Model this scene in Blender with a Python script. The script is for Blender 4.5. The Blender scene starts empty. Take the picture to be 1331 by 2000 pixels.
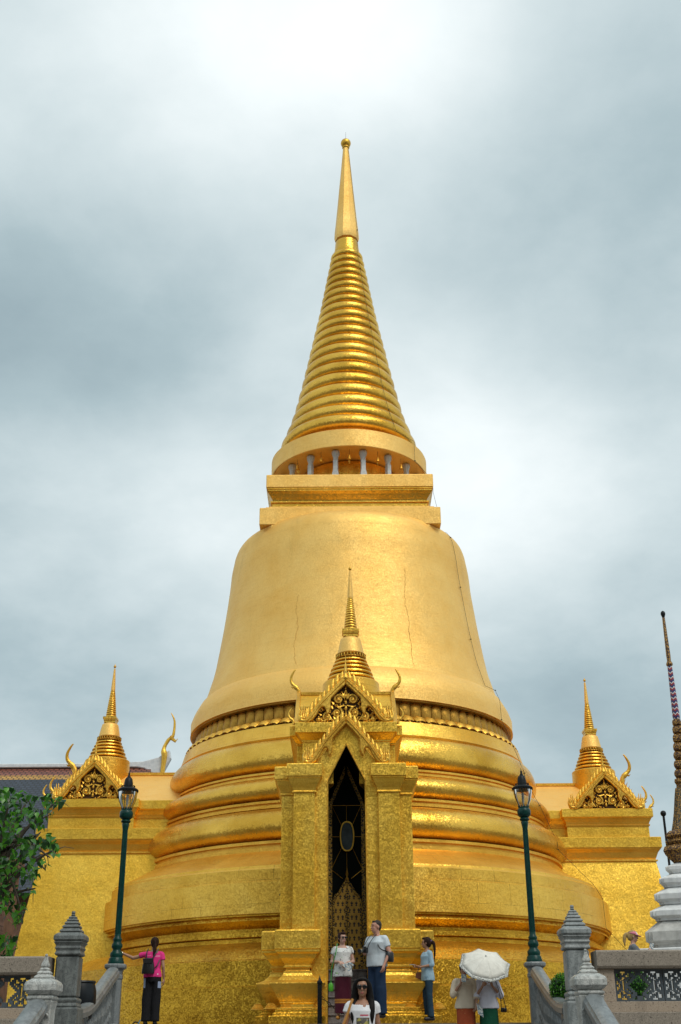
import bpy, bmesh, math, random
from mathutils import Vector, Matrix, noise as mnoise
random.seed(7)
S = bpy.context.scene
COL = S.collection

# ------------------------------------------------------------------ camera, sky, sun, exposure
EYE = 1.6
PITCH = math.radians(25.0)
ROLL = math.radians(0.35)
FPX = 2300.0                      # focal length in pixels of a 1331 x 2000 frame
cam_d = bpy.data.cameras.new('camera'); cam = bpy.data.objects.new('camera', cam_d); COL.objects.link(cam)
cam_d.sensor_fit = 'VERTICAL'; cam_d.sensor_height = 24.0; cam_d.lens = 24.0*FPX/2000.0
cam_d.clip_start = 0.1; cam_d.clip_end = 3000
cam.matrix_world = Matrix.Translation((0, 0, EYE)) @ Matrix.Rotation(math.pi/2+PITCH, 4, 'X') @ Matrix.Rotation(-ROLL, 4, 'Z')
S.camera = cam

def _unroll(u, v):
    x = u-665.5; y = 1000.0-v
    return x*math.cos(ROLL)+y*math.sin(ROLL), -x*math.sin(ROLL)+y*math.cos(ROLL)
def zy(v, u=665.5):
    a = _unroll(u, v)[1]
    return (math.sin(PITCH)*FPX+a*math.cos(PITCH))/(math.cos(PITCH)*FPX-a*math.sin(PITCH))
def P(u, v, Y):
    """survey point: world position of photo pixel (u, v) at distance Y"""
    x, a = _unroll(u, v)
    k = (math.sin(PITCH)*FPX+a*math.cos(PITCH))/(math.cos(PITCH)*FPX-a*math.sin(PITCH))
    return Vector((x/FPX*(math.cos(PITCH)+k*math.sin(PITCH))*Y, Y, EYE+k*Y))
def ZV(v, Y, u=665.5): return EYE+zy(v, u)*Y

SUN_ELEV, SUN_ROT = math.radians(52), math.radians(148)     # soft sun behind the clouds, from behind right of the viewer
W = bpy.data.worlds.new('World'); S.world = W; W.use_nodes = True
nt = W.node_tree; nt.nodes.clear()
def N(t, tree=None, **kw):
    n = (tree or nt).nodes.new(t)
    for k, v in kw.items(): setattr(n, k, v)
    return n
out = N('ShaderNodeOutputWorld'); bg = N('ShaderNodeBackground'); bg.inputs['Strength'].default_value = 0.10
nt.links.new(bg.outputs[0], out.inputs[0])
sky = N('ShaderNodeTexSky', sky_type='NISHITA', sun_disc=False, sun_elevation=SUN_ELEV, sun_rotation=SUN_ROT)
tc = N('ShaderNodeTexCoord')
sep = N('ShaderNodeSeparateXYZ'); nt.links.new(tc.outputs['Generated'], sep.inputs[0])
def math_n(op, a, b=None, tree=None, clamp=False):
    n = N('ShaderNodeMath', tree, operation=op); n.use_clamp = clamp
    for i, s in enumerate((a, b)):
        if s is None: continue
        if isinstance(s, (int, float)): n.inputs[i].default_value = s
        else: (tree or nt).links.new(s, n.inputs[i])
    return n.outputs[0]
# stretch the cloud texture towards the horizon the way a flat cloud deck does
zc = math_n('MAXIMUM', sep.outputs[2], 0.0); zc = math_n('ADD', zc, 0.35)
dv = N('ShaderNodeVectorMath', operation='DIVIDE'); cz = N('ShaderNodeCombineXYZ')
for i in range(3): nt.links.new(zc, cz.inputs[i])
nt.links.new(tc.outputs['Generated'], dv.inputs[0]); nt.links.new(cz.outputs[0], dv.inputs[1])
n1 = N('ShaderNodeTexNoise'); n1.inputs['Scale'].default_value = 1.5; n1.inputs['Detail'].default_value = 5; n1.inputs['Roughness'].default_value = 0.5; n1.inputs['Distortion'].default_value = 0.3
nt.links.new(dv.outputs[0], n1.inputs['Vector'])
n2 = N('ShaderNodeTexNoise'); n2.inputs['Scale'].default_value = 5.0; n2.inputs['Detail'].default_value = 8; n2.inputs['Roughness'].default_value = 0.58; n2.inputs['Distortion'].default_value = 0.1
nt.links.new(dv.outputs[0], n2.inputs['Vector'])
acc = math_n('MULTIPLY', math_n('SUBTRACT', n1.outputs[0], 0.5), 0.5)
acc = math_n('ADD', acc, math_n('MULTIPLY', math_n('SUBTRACT', n2.outputs[0], 0.5), 0.42))
acc = math_n('ADD', acc, 0.44)
# the cloud masses in view: (pixel u, v, angular radius in degrees, brightness)
CLOUDS = [(620, 20, 9, .24), (640, 190, 5, .12), (340, 60, 6, .10), (30, 180, 7, .12), (930, 40, 6, .14), (40, 760, 9, -.44), (330, 720, 8, -.20), (80, 450, 7, .10), (80, 960, 6, .30),
          (380, 1000, 8, .24), (70, 1330, 9, -.24), (420, 560, 7, .02), (870, 860, 7, .22), (1010, 970, 7, .20), (760, 640, 9, -.06), (1240, 1400, 7, -.16),
          (1280, 620, 10, -.16), (1060, 480, 9, -.10), (1260, 60, 8, -.10), (150, 130, 5, -.06), (1200, 1010, 7, .06), (1180, 1250, 6, -.10)]
for (u, v, rad, amp) in CLOUDS:
    d = (P(u, v, 10.0)-Vector((0, 0, EYE))).normalized()
    dt = N('ShaderNodeVectorMath', operation='DOT_PRODUCT'); dt.inputs[1].default_value = d
    nrm = N('ShaderNodeVectorMath', operation='NORMALIZE'); nt.links.new(tc.outputs['Generated'], nrm.inputs[0]); nt.links.new(nrm.outputs[0], dt.inputs[0])
    # gaussian of the angle: exp(-(1-cos)*2/r^2), bent a little by the noise
    wv = math_n('ADD', math_n('SUBTRACT', 1.0, dt.outputs['Value']), math_n('MULTIPLY', math_n('SUBTRACT', n1.outputs[0], 0.5), 0.012))
    g = math_n('EXPONENT', math_n('MULTIPLY', math_n('MAXIMUM', wv, 0.0), -2.0/math.radians(rad)**2))
    acc = math_n('ADD', acc, math_n('MULTIPLY', g, amp))
ramp = N('ShaderNodeValToRGB'); nt.links.new(acc, ramp.inputs[0])
el = ramp.color_ramp.elements
el[0].position = 0.0; el[0].color = (0.19, 0.255, 0.285, 1)
el[1].position = 1.0; el[1].color = (0.80, 0.815, 0.80, 1)
for p, c in ((0.25, (0.285, 0.36, 0.385, 1)), (0.5, (0.45, 0.515, 0.53, 1)), (0.75, (0.63, 0.675, 0.68, 1))):
    e = el.new(p); e.color = c
up = N('ShaderNodeVectorMath', operation='SCALE'); nt.links.new(ramp.outputs[0], up.inputs[0]); up.inputs['Scale'].default_value = 10.0
mx = N('ShaderNodeMix', data_type='RGBA'); mx.inputs[0].default_value = 0.97
nt.links.new(sky.outputs[0], mx.inputs[6]); nt.links.new(up.outputs[0], mx.inputs[7]); nt.links.new(mx.outputs[2], bg.inputs[0])

sun_d = bpy.data.lights.new('sun', 'SUN'); sun_d.energy = 1.0; sun_d.angle = math.radians(26); sun_d.color = (1.0, 0.95, 0.86)
sun = bpy.data.objects.new('sun', sun_d); COL.objects.link(sun)
# Nishita: rotation 0 = +Y, growing clockwise seen from above
sd = Vector((math.sin(SUN_ROT)*math.cos(SUN_ELEV), math.cos(SUN_ROT)*math.cos(SUN_ELEV), math.sin(SUN_ELEV)))
sun.rotation_euler = sd.to_track_quat('Z', 'Y').to_euler(); sun.location = sd*60
S.view_settings.view_transform = 'Standard'; S.view_settings.look = 'None'; S.view_settings.gamma = 1.0
S.view_settings.use_curve_mapping = False; S.view_settings.exposure = 0.62
S.render.engine = 'CYCLES'

# ------------------------------------------------------------------ materials
def new_mat(name):
    m = bpy.data.materials.new(name); m.use_nodes = True
    t = m.node_tree; b = t.nodes['Principled BSDF']
    return m, t, b
def mixc(t, fac, a, b, blend='MIX'):
    n = t.nodes.new('ShaderNodeMix'); n.data_type = 'RGBA'; n.blend_type = blend
    for i, s in ((0, fac), (6, a), (7, b)):
        if isinstance(s, (int, float)): n.inputs[i].default_value = s
        elif isinstance(s, tuple): n.inputs[i].default_value = (*s[:3], 1)
        else: t.links.new(s, n.inputs[i])
    return n.outputs[2]
def noise_n(t, scale, detail=4, rough=0.5, vec=None, dist=0.0, sc3=None, rot=None):
    n = t.nodes.new('ShaderNodeTexNoise'); n.inputs['Scale'].default_value = scale
    n.inputs['Detail'].default_value = detail; n.inputs['Roughness'].default_value = rough; n.inputs['Distortion'].default_value = dist
    c = t.nodes.new('ShaderNodeTexCoord').outputs['Object'] if vec is None else vec
    if sc3 or rot:
        mp = t.nodes.new('ShaderNodeMapping'); t.links.new(c, mp.inputs[0])
        if sc3: mp.inputs['Scale'].default_value = sc3
        if rot: mp.inputs['Rotation'].default_value = rot
        c = mp.outputs[0]
    t.links.new(c, n.inputs['Vector']); return n.outputs[0]
def ramp_n(t, fac, lo, hi, c0=(0, 0, 0), c1=(1, 1, 1)):
    r = t.nodes.new('ShaderNodeValToRGB'); t.links.new(fac, r.inputs[0])
    r.color_ramp.elements[0].position = lo; r.color_ramp.elements[0].color = (*c0, 1)
    r.color_ramp.elements[1].position = hi; r.color_ramp.elements[1].color = (*c1, 1)
    return r.outputs[0]
def bump(t, b, h, strength=0.3, dist=0.02, prev=None):
    n = t.nodes.new('ShaderNodeBump'); n.inputs['Strength'].default_value = strength; n.inputs['Distance'].default_value = dist
    t.links.new(h, n.inputs['Height'])
    if prev: t.links.new(prev, n.inputs['Normal'])
    t.links.new(n.outputs[0], b.inputs['Normal']); return n.outputs[0]
def plain(name, c, rough=0.6, metal=0.0, var=0.25, scale=6, bmp=0.15, bscale=40, c2=None, detail=5, sc3=None, spec=None):
    m, t, b = new_mat(name)
    dk = c2 or tuple(x*(1-var) for x in c)
    f = ramp_n(t, noise_n(t, scale, detail, 0.6, sc3=sc3), 0.35, 0.68)
    t.links.new(mixc(t, f, c, dk), b.inputs['Base Color'])
    b.inputs['Roughness'].default_value = rough; b.inputs['Metallic'].default_value = metal
    if spec is not None: b.inputs['Specular IOR Level'].default_value = spec
    if bmp: bump(t, b, noise_n(t, bscale, 4, 0.6), bmp, 0.01)
    return m
def gold(name, light=(0.98, 0.585, 0.095), dark=(0.77, 0.40, 0.04), rough=0.42, metal=0.78, patch=0.6, flake=0.5, cell=9.0, streak=0.5, grime=0.35, grid='wall', tile=(0.46, 0.34), joint=0.35, sparkle=0.10):
    m, t, b = new_mat(name)
    co = t.nodes.new('ShaderNodeTexCoord').outputs['Object']
    big = noise_n(t, 0.55, 4, 0.6, dist=0.4)
    c = mixc(t, ramp_n(t, big, 0.35, 0.68), light, dark)
    # panels of mosaic laid in courses: each panel has its own tone and a dirty joint
    sp = t.nodes.new('ShaderNodeSeparateXYZ'); t.links.new(co, sp.inputs[0])
    def mm(op, a, bb=None):
        n = t.nodes.new('ShaderNodeMath'); n.operation = op
        for i, s in enumerate((a, bb)):
            if s is None: continue
            if isinstance(s, (int, float)): n.inputs[i].default_value = s
            else: t.links.new(s, n.inputs[i])
        return n.outputs[0]
    if grid == 'cyl': hx_ = mm('MULTIPLY', mm('ARCTAN2', sp.outputs[1], sp.outputs[0]), 7.0)
    else: hx_ = mm('ADD', sp.outputs[0], sp.outputs[1])
    cb_ = t.nodes.new('ShaderNodeCombineXYZ'); t.links.new(hx_, cb_.inputs[0]); t.links.new(sp.outputs[2], cb_.inputs[1])
    br = t.nodes.new('ShaderNodeTexBrick'); t.links.new(cb_.outputs[0], br.inputs['Vector']); br.inputs['Scale'].default_value = 1.0
    br.inputs['Brick Width'].default_value = tile[0]; br.inputs['Row Height'].default_value = tile[1]; br.inputs['Mortar Size'].default_value = 0.006; br.inputs['Mortar Smooth'].default_value = 0.3; br.offset = 0.37
    br.inputs['Color1'].default_value = (0, 0, 0, 1); br.inputs['Color2'].default_value = (1, 1, 1, 1); br.inputs['Mortar'].default_value = (0.5, 0.5, 0.5, 1)
    sb = t.nodes.new('ShaderNodeSeparateColor'); t.links.new(br.outputs['Color'], sb.inputs[0])
    c = mixc(t, mm('MULTIPLY', sb.outputs[0], patch*0.32), c, dark)
    vo = t.nodes.new('ShaderNodeTexVoronoi'); vo.inputs['Scale'].default_value = cell; t.links.new(co, vo.inputs['Vector'])
    st = noise_n(t, 3.0, 5, 0.65, sc3=(1.0, 1.0, 5.0), rot=(0.6, 0.75, 0.5))
    c = mixc(t, ramp_n(t, st, 0.54, 0.74, c1=(streak*0.5,)*3), c, tuple(x*0.5 for x in dark))
    gr = noise_n(t, 1.3, 8, 0.75, sc3=(1, 1, 0.22))
    c = mixc(t, ramp_n(t, gr, 0.57, 0.80, c1=(grime,)*3), c, (0.14, 0.085, 0.025))
    sk = noise_n(t, 14, 6, 0.8)
    c = mixc(t, ramp_n(t, sk, 0.60, 0.74, c1=(grime*0.45,)*3), c, (0.24, 0.13, 0.02))
    jf = mm('MULTIPLY', br.outputs['Fac'], mm('MULTIPLY', ramp_n(t, noise_n(t, 0.9, 4, 0.7), 0.42, 0.6), joint))
    c = mixc(t, jf, c, (0.10, 0.055, 0.015))
    t.links.new(c, b.inputs['Base Color'])
    b.inputs['Metallic'].default_value = metal
    r = ramp_n(t, st, 0.3, 0.7, (rough-0.05,)*3, (rough+0.09,)*3); t.links.new(r, b.inputs['Roughness'])
    # every little tile is set at its own slight angle
    g = t.nodes.new('ShaderNodeNewGeometry')
    def tiltn(prev, scale, k):
        v = t.nodes.new('ShaderNodeTexVoronoi'); v.inputs['Scale'].default_value = scale; t.links.new(co, v.inputs['Vector'])
        s1 = t.nodes.new('ShaderNodeVectorMath'); s1.operation = 'SUBTRACT'; t.links.new(v.outputs['Color'], s1.inputs[0]); s1.inputs[1].default_value = (.5, .5, .5)
        s2 = t.nodes.new('ShaderNodeVectorMath'); s2.operation = 'SCALE'; t.links.new(s1.outputs[0], s2.inputs[0]); s2.inputs['Scale'].default_value = k
        s3 = t.nodes.new('ShaderNodeVectorMath'); s3.operation = 'ADD'; t.links.new(prev, s3.inputs[0]); t.links.new(s2.outputs[0], s3.inputs[1]); return s3.outputs[0]
    nn = tiltn(tiltn(g.outputs['Normal'], 42, sparkle*2), cell*0.5, sparkle*0.22)
    nz = t.nodes.new('ShaderNodeVectorMath'); nz.operation = 'NORMALIZE'; t.links.new(nn, nz.inputs[0])
    n = bump(t, b, noise_n(t, 7.0, 6, 0.7, sc3=(1, 1, 2.2), rot=(0.3, 0.7, 0.2)), 0.02+0.16*flake, 0.03, nz.outputs[0])
    n = bump(t, b, noise_n(t, 1.1, 4, 0.6, dist=0.6), 0.12+0.5*max(0.0, flake-0.2), 0.10, n)
    bump(t, b, br.outputs['Fac'], -0.35*joint, 0.01, n)
    return m
M = {}
GL, GD = (0.98, 0.62, 0.11), (0.80, 0.45, 0.05)
M['gold'] = gold('gold_mosaic', grid='cyl')
M['gold_bell'] = gold('gold_satin', (0.98, 0.63, 0.185), (0.91, 0.53, 0.12), rough=0.52, metal=0.55, patch=0.25, flake=0.15, cell=4.0, streak=0.2, grime=0.25, grid='cyl', joint=0.12, sparkle=0.10)
M['gold_ring'] = gold('gold_mosaic_rings', (0.95, 0.57, 0.095), (0.66, 0.35, 0.035), rough=0.29, metal=0.86, patch=0.3, flake=0.3, grid='cyl', joint=0.0, sparkle=0.12, grime=0.45)
M['gold_base'] = gold('gold_mosaic_worn', (0.86, 0.50, 0.05), (0.50, 0.25, 0.015), rough=0.34, metal=0.88, patch=0.9, flake=0.8, cell=14.0, streak=0.9, grime=0.6, grid='cyl', joint=0.3, sparkle=0.20)
M['gold_drum'] = gold('gold_mosaic_drum', GL, GD, rough=0.40, metal=0.78, patch=0.8, flake=0.4, cell=8.0, streak=0.6, grime=0.4, grid='cyl', joint=0.6, sparkle=0.12, tile=(0.9, 0.62))
M['gold_wall'] = gold('gold_mosaic_wall', (0.98, 0.63, 0.09), (0.80, 0.46, 0.04), rough=0.42, metal=0.76, patch=0.7, flake=0.45, cell=6.0, streak=1.0, grime=0.4, joint=0.25, sparkle=0.09, tile=(0.7, 0.5))
M['gold_porch'] = gold('gold_mosaic_porch', (0.98, 0.63, 0.10), (0.79, 0.45, 0.04), rough=0.38, metal=0.80, patch=1.0, flake=0.5, cell=12.0, streak=1.0, grime=0.4, joint=0.22, sparkle=0.11, tile=(0.33, 0.33))
M['gold_carved'] = gold('gold_leaf_carving', (0.92, 0.56, 0.09), (0.60, 0.31, 0.03), rough=0.38, metal=0.8, patch=0.2, flake=0.3, grime=0.35, joint=0.0)
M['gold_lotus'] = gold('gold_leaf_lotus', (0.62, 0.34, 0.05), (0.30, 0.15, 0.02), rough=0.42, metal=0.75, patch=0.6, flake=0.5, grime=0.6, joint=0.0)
M['back_dark'] = plain('dark_glass_mosaic', (0.075, 0.038, 0.015), 0.8, 0.0, bmp=0.3, spec=0.2)
M['near_black'] = plain('near_black_interior', (0.004, 0.007, 0.005), 0.7, 0.0, bmp=0.05, spec=0.1)  # near-black dull finish of the passage lining, back panel and screen
M['groove'] = plain('weathered_joint', (0.10, 0.06, 0.03), 0.8)
M['column'] = plain('grey_marble_column', (0.52, 0.54, 0.54), 0.5, c2=(0.36, 0.38, 0.38), scale=9)
def marble(name, light, dark, vein, scale=3.0, grime=0.5, rough=0.5):
    m, t, b = new_mat(name)
    a = noise_n(t, scale, 8, 0.65, dist=1.2, sc3=(2.2, 2.2, 0.5))
    c = mixc(t, ramp_n(t, a, 0.35, 0.65), light, dark)
    v = noise_n(t, scale*1.6, 10, 0.7, dist=2.0)
    vr = t.nodes.new('ShaderNodeValToRGB'); t.links.new(v, vr.inputs[0]); e = vr.color_ramp.elements
    e[0].position = 0.47; e[0].color = (0, 0, 0, 1); e[1].position = 0.53; e[1].color = (0, 0, 0, 1); x = e.new(0.5); x.color = (0.7,)*3+(1,)
    c = mixc(t, vr.outputs[0], c, vein)
    g = noise_n(t, 5, 7, 0.7, sc3=(1, 1, 0.35))
    c = mixc(t, ramp_n(t, g, 0.52, 0.72, c1=(grime,)*3), c, tuple(q*0.3 for q in dark))
    t.links.new(c, b.inputs['Base Color']); b.inputs['Roughness'].default_value = rough
    bump(t, b, noise_n(t, 40, 5, 0.6), 0.2, 0.008); return m
M['marble_grey'] = marble('grey_veined_marble', (0.34, 0.365, 0.36), (0.175, 0.195, 0.195), (0.07, 0.08, 0.085), grime=0.75)
M['marble_dark'] = marble('dark_weathered_marble', (0.20, 0.215, 0.205), (0.10, 0.11, 0.105), (0.03, 0.035, 0.04), grime=0.85)
M['marble_white'] = marble('white_veined_marble', (0.56, 0.56, 0.53), (0.38, 0.40, 0.38), (0.06, 0.06, 0.06), grime=0.7)
M['marble_step'] = marble('reddish_grey_step_marble', (0.24, 0.22, 0.21), (0.13, 0.105, 0.10), (0.32, 0.30, 0.29), grime=0.5, rough=0.85)
M['marble_rail'] = marble('smooth_grey_marble', (0.25, 0.27, 0.27), (0.16, 0.175, 0.18), (0.10, 0.11, 0.12), grime=0.5, rough=0.35)
def granite(name, c, c2, c3):
    m, t, b = new_mat(name)
    f = noise_n(t, 55, 3, 0.7); x = mixc(t, ramp_n(t, f, 0.4, 0.6), c, c2)
    g = noise_n(t, 34, 2, 0.6); x = mixc(t, ramp_n(t, g, 0.63, 0.68), x, c3)
    s = noise_n(t, 2.0, 6, 0.7, sc3=(1, 1, 0.3)); x = mixc(t, ramp_n(t, s, 0.55, 0.8, c1=(0.6,)*3), x, tuple(q*0.35 for q in c2))
    t.links.new(x, b.inputs['Base Color']); b.inputs['Roughness'].default_value = 0.7
    bump(t, b, f, 0.25, 0.006); return m
M['granite'] = granite('speckled_brown_granite', (0.33, 0.28, 0.225), (0.22, 0.185, 0.145), (0.06, 0.045, 0.035))
M['granite_pale'] = granite('pale_tan_granite', (0.42, 0.34, 0.26), (0.33, 0.25, 0.18), (0.12, 0.09, 0.07))
M['paving'] = granite('grey_paving_stone', (0.20, 0.185, 0.165), (0.16, 0.145, 0.13), (0.08, 0.075, 0.07))
M['iron_grille'] = plain('blue_grey_cast_panel', (0.085, 0.105, 0.12), 0.55, 0.1, c2=(0.055, 0.07, 0.082), scale=12)
M['green_iron'] = plain('dark_green_painted_iron', (0.004, 0.050, 0.040), 0.32, 0.0, c2=(0.003, 0.03, 0.026), scale=14, bmp=0.2, spec=0.25)
M['black_iron'] = plain('black_painted_iron', (0.008, 0.011, 0.012), 0.45, bmp=0.1, spec=0.25)
M['black_urn'] = plain('black_glazed_urn', (0.006, 0.009, 0.012), 0.4, bmp=0.05, spec=0.3)
M['white_plaster'] = plain('white_weathered_plaster', (0.80, 0.81, 0.80), 0.75, c2=(0.55, 0.56, 0.56), scale=4, sc3=(1, 1, 0.5))
M['grey_plaster'] = plain('grey_weathered_plaster', (0.55, 0.54, 0.51), 0.8, c2=(0.36, 0.355, 0.335), scale=5, bmp=0.3)
M['dark_roof'] = plain('dark_added_roof', (0.05, 0.045, 0.045), 0.8)  # for the added unseen roof, dark so the gold reflects a dark band
M['white_ridge'] = plain('white_roof_ridge', (0.72, 0.73, 0.74), 0.6, c2=(0.55, 0.57, 0.6))
M['pink_stone'] = plain('pinkish_brown_stone', (0.24, 0.13, 0.09), 0.75, c2=(0.14, 0.075, 0.05), scale=5)
def tile_roof(name, c, c2, sx, sz):
    m, t, b = new_mat(name)
    co = t.nodes.new('ShaderNodeTexCoord').outputs['Object']
    br = t.nodes.new('ShaderNodeTexBrick'); t.links.new(co, br.inputs['Vector'])
    mp = t.nodes.new('ShaderNodeMapping'); t.links.new(co, mp.inputs[0]); mp.inputs['Rotation'].default_value = (math.radians(-90), 0, 0)
    t.links.new(mp.outputs[0], br.inputs['Vector'])
    br.inputs['Color1'].default_value = (*c, 1); br.inputs['Color2'].default_value = (*c2, 1)
    br.inputs['Mortar'].default_value = (*[q*0.25 for q in c2], 1); br.inputs['Scale'].default_value = 1.0
    br.inputs['Brick Width'].default_value = sx; br.inputs['Row Height'].default_value = sz; br.inputs['Mortar Size'].default_value = 0.035
    t.links.new(br.outputs[0], b.inputs['Base Color']); b.inputs['Roughness'].default_value = 0.45
    bump(t, b, br.outputs['Fac'], -0.6, 0.05); return m
M['tile_blue'] = tile_roof('blue_grey_roof_tiles', (0.035, 0.046, 0.07), (0.022, 0.03, 0.048), 0.28, 0.22)
M['tile_red'] = tile_roof('red_brown_roof_tiles', (0.30, 0.10, 0.065), (0.21, 0.07, 0.045), 0.28, 0.2)
M['tile_orange'] = tile_roof('orange_roof_tiles', (0.62, 0.33, 0.06), (0.5, 0.25, 0.04), 0.28, 0.2)
def glass_mat(name, tint=(1, 1, 1), rough=0.03, alpha=0.18):
    m, t, b = new_mat(name)
    tr = t.nodes.new('ShaderNodeBsdfTransparent'); tr.inputs[0].default_value = (0.93*tint[0], 0.90*tint[1], 0.86*tint[2], 1)
    gl = t.nodes.new('ShaderNodeBsdfGlossy'); gl.inputs['Roughness'].default_value = rough
    fr = t.nodes.new('ShaderNodeFresnel'); fr.inputs[0].default_value = 1.45
    ad = t.nodes.new('ShaderNodeMath'); ad.operation = 'ADD'; t.links.new(fr.outputs[0], ad.inputs[0]); ad.inputs[1].default_value = alpha*0.4
    mxs = t.nodes.new('ShaderNodeMixShader'); t.links.new(ad.outputs[0], mxs.inputs[0]); t.links.new(tr.outputs[0], mxs.inputs[1]); t.links.new(gl.outputs[0], mxs.inputs[2])
    t.links.new(mxs.outputs[0], t.nodes['Material Output'].inputs[0]); return m
M['glass'] = glass_mat('clear_lamp_glass')
M['mirror'] = plain('dark_glass_pane', (0.07, 0.10, 0.105), 0.16, 0.0, var=0.5, scale=5, bmp=0.02)
def door_mat():
    m, t, b = new_mat('gilded_door_with_motifs')
    co = t.nodes.new('ShaderNodeTexCoord').outputs['Object']
    sp = t.nodes.new('ShaderNodeSeparateXYZ'); t.links.new(co, sp.inputs[0])
    def mm(op, a, bb=None, c=None):
        n = t.nodes.new('ShaderNodeMath'); n.operation = op
        for i, s in enumerate((a, bb, c)):
            if s is None: continue
            if isinstance(s, (int, float)): n.inputs[i].default_value = s
            else: t.links.new(s, n.inputs[i])
        return n.outputs[0]
    # staggered grid of small fleur motifs
    gx, gz = 0.105, 0.15
    zz = mm('DIVIDE', sp.outputs[2], gz); row = mm('FLOOR', zz)
    xx = mm('ADD', mm('DIVIDE', sp.outputs[0], gx), mm('MULTIPLY', mm('MODULO', row, 2.0), 0.5))
    fx = mm('ABSOLUTE', mm('SUBTRACT', mm('FRACT', mm('ADD', xx, 100.0)), 0.5)); fz = mm('SUBTRACT', mm('FRACT', zz), 0.5)
    vert = mm('MULTIPLY', mm('LESS_THAN', fx, 0.10), mm('LESS_THAN', mm('ABSOLUTE', fz), 0.34))
    hor = mm('MULTIPLY', mm('LESS_THAN', fx, 0.27), mm('LESS_THAN', mm('ABSOLUTE', mm('SUBTRACT', fz, mm('MULTIPLY', fx, 0.5))), 0.10))
    low = mm('MULTIPLY', mm('LESS_THAN', fx, 0.2), mm('LESS_THAN', mm('ABSOLUTE', mm('ADD', fz, 0.24)), 0.06))
    f = mm('MAXIMUM', mm('MAXIMUM', vert, hor), low)
    c = mixc(t, f, mixc(t, ramp_n(t, noise_n(t, 8), .35, .7), (0.66, 0.38, 0.05), (0.50, 0.27, 0.03)), (0.015, 0.012, 0.01))
    t.links.new(c, b.inputs['Base Color']); b.inputs['Metallic'].default_value = 0.1; b.inputs['Roughness'].default_value = 0.45
    return m
M['door_leaf'] = door_mat()
def pattern_mat(name, a, bcol, scale, lo=0.45, hi=0.55, sc3=None, metal=0.0, rough=0.5):
    m, t, b = new_mat(name)
    v = t.nodes.new('ShaderNodeTexVoronoi'); v.inputs['Scale'].default_value = scale
    co = t.nodes.new('ShaderNodeTexCoord').outputs['Object']; t.links.new(co, v.inputs['Vector'])
    t.links.new(mixc(t, ramp_n(t, v.outputs['Distance'], lo, hi), a, bcol), b.inputs['Base Color'])
    b.inputs['Metallic'].default_value = metal; b.inputs['Roughness'].default_value = rough
    bump(t, b, v.outputs['Distance'], 0.5, 0.02); return m
M['door_border'] = pattern_mat('black_and_gold_border', (0.02, 0.015, 0.01), (0.42, 0.24, 0.03), 26, 0.42, 0.5, metal=0.3, rough=0.4)

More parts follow.
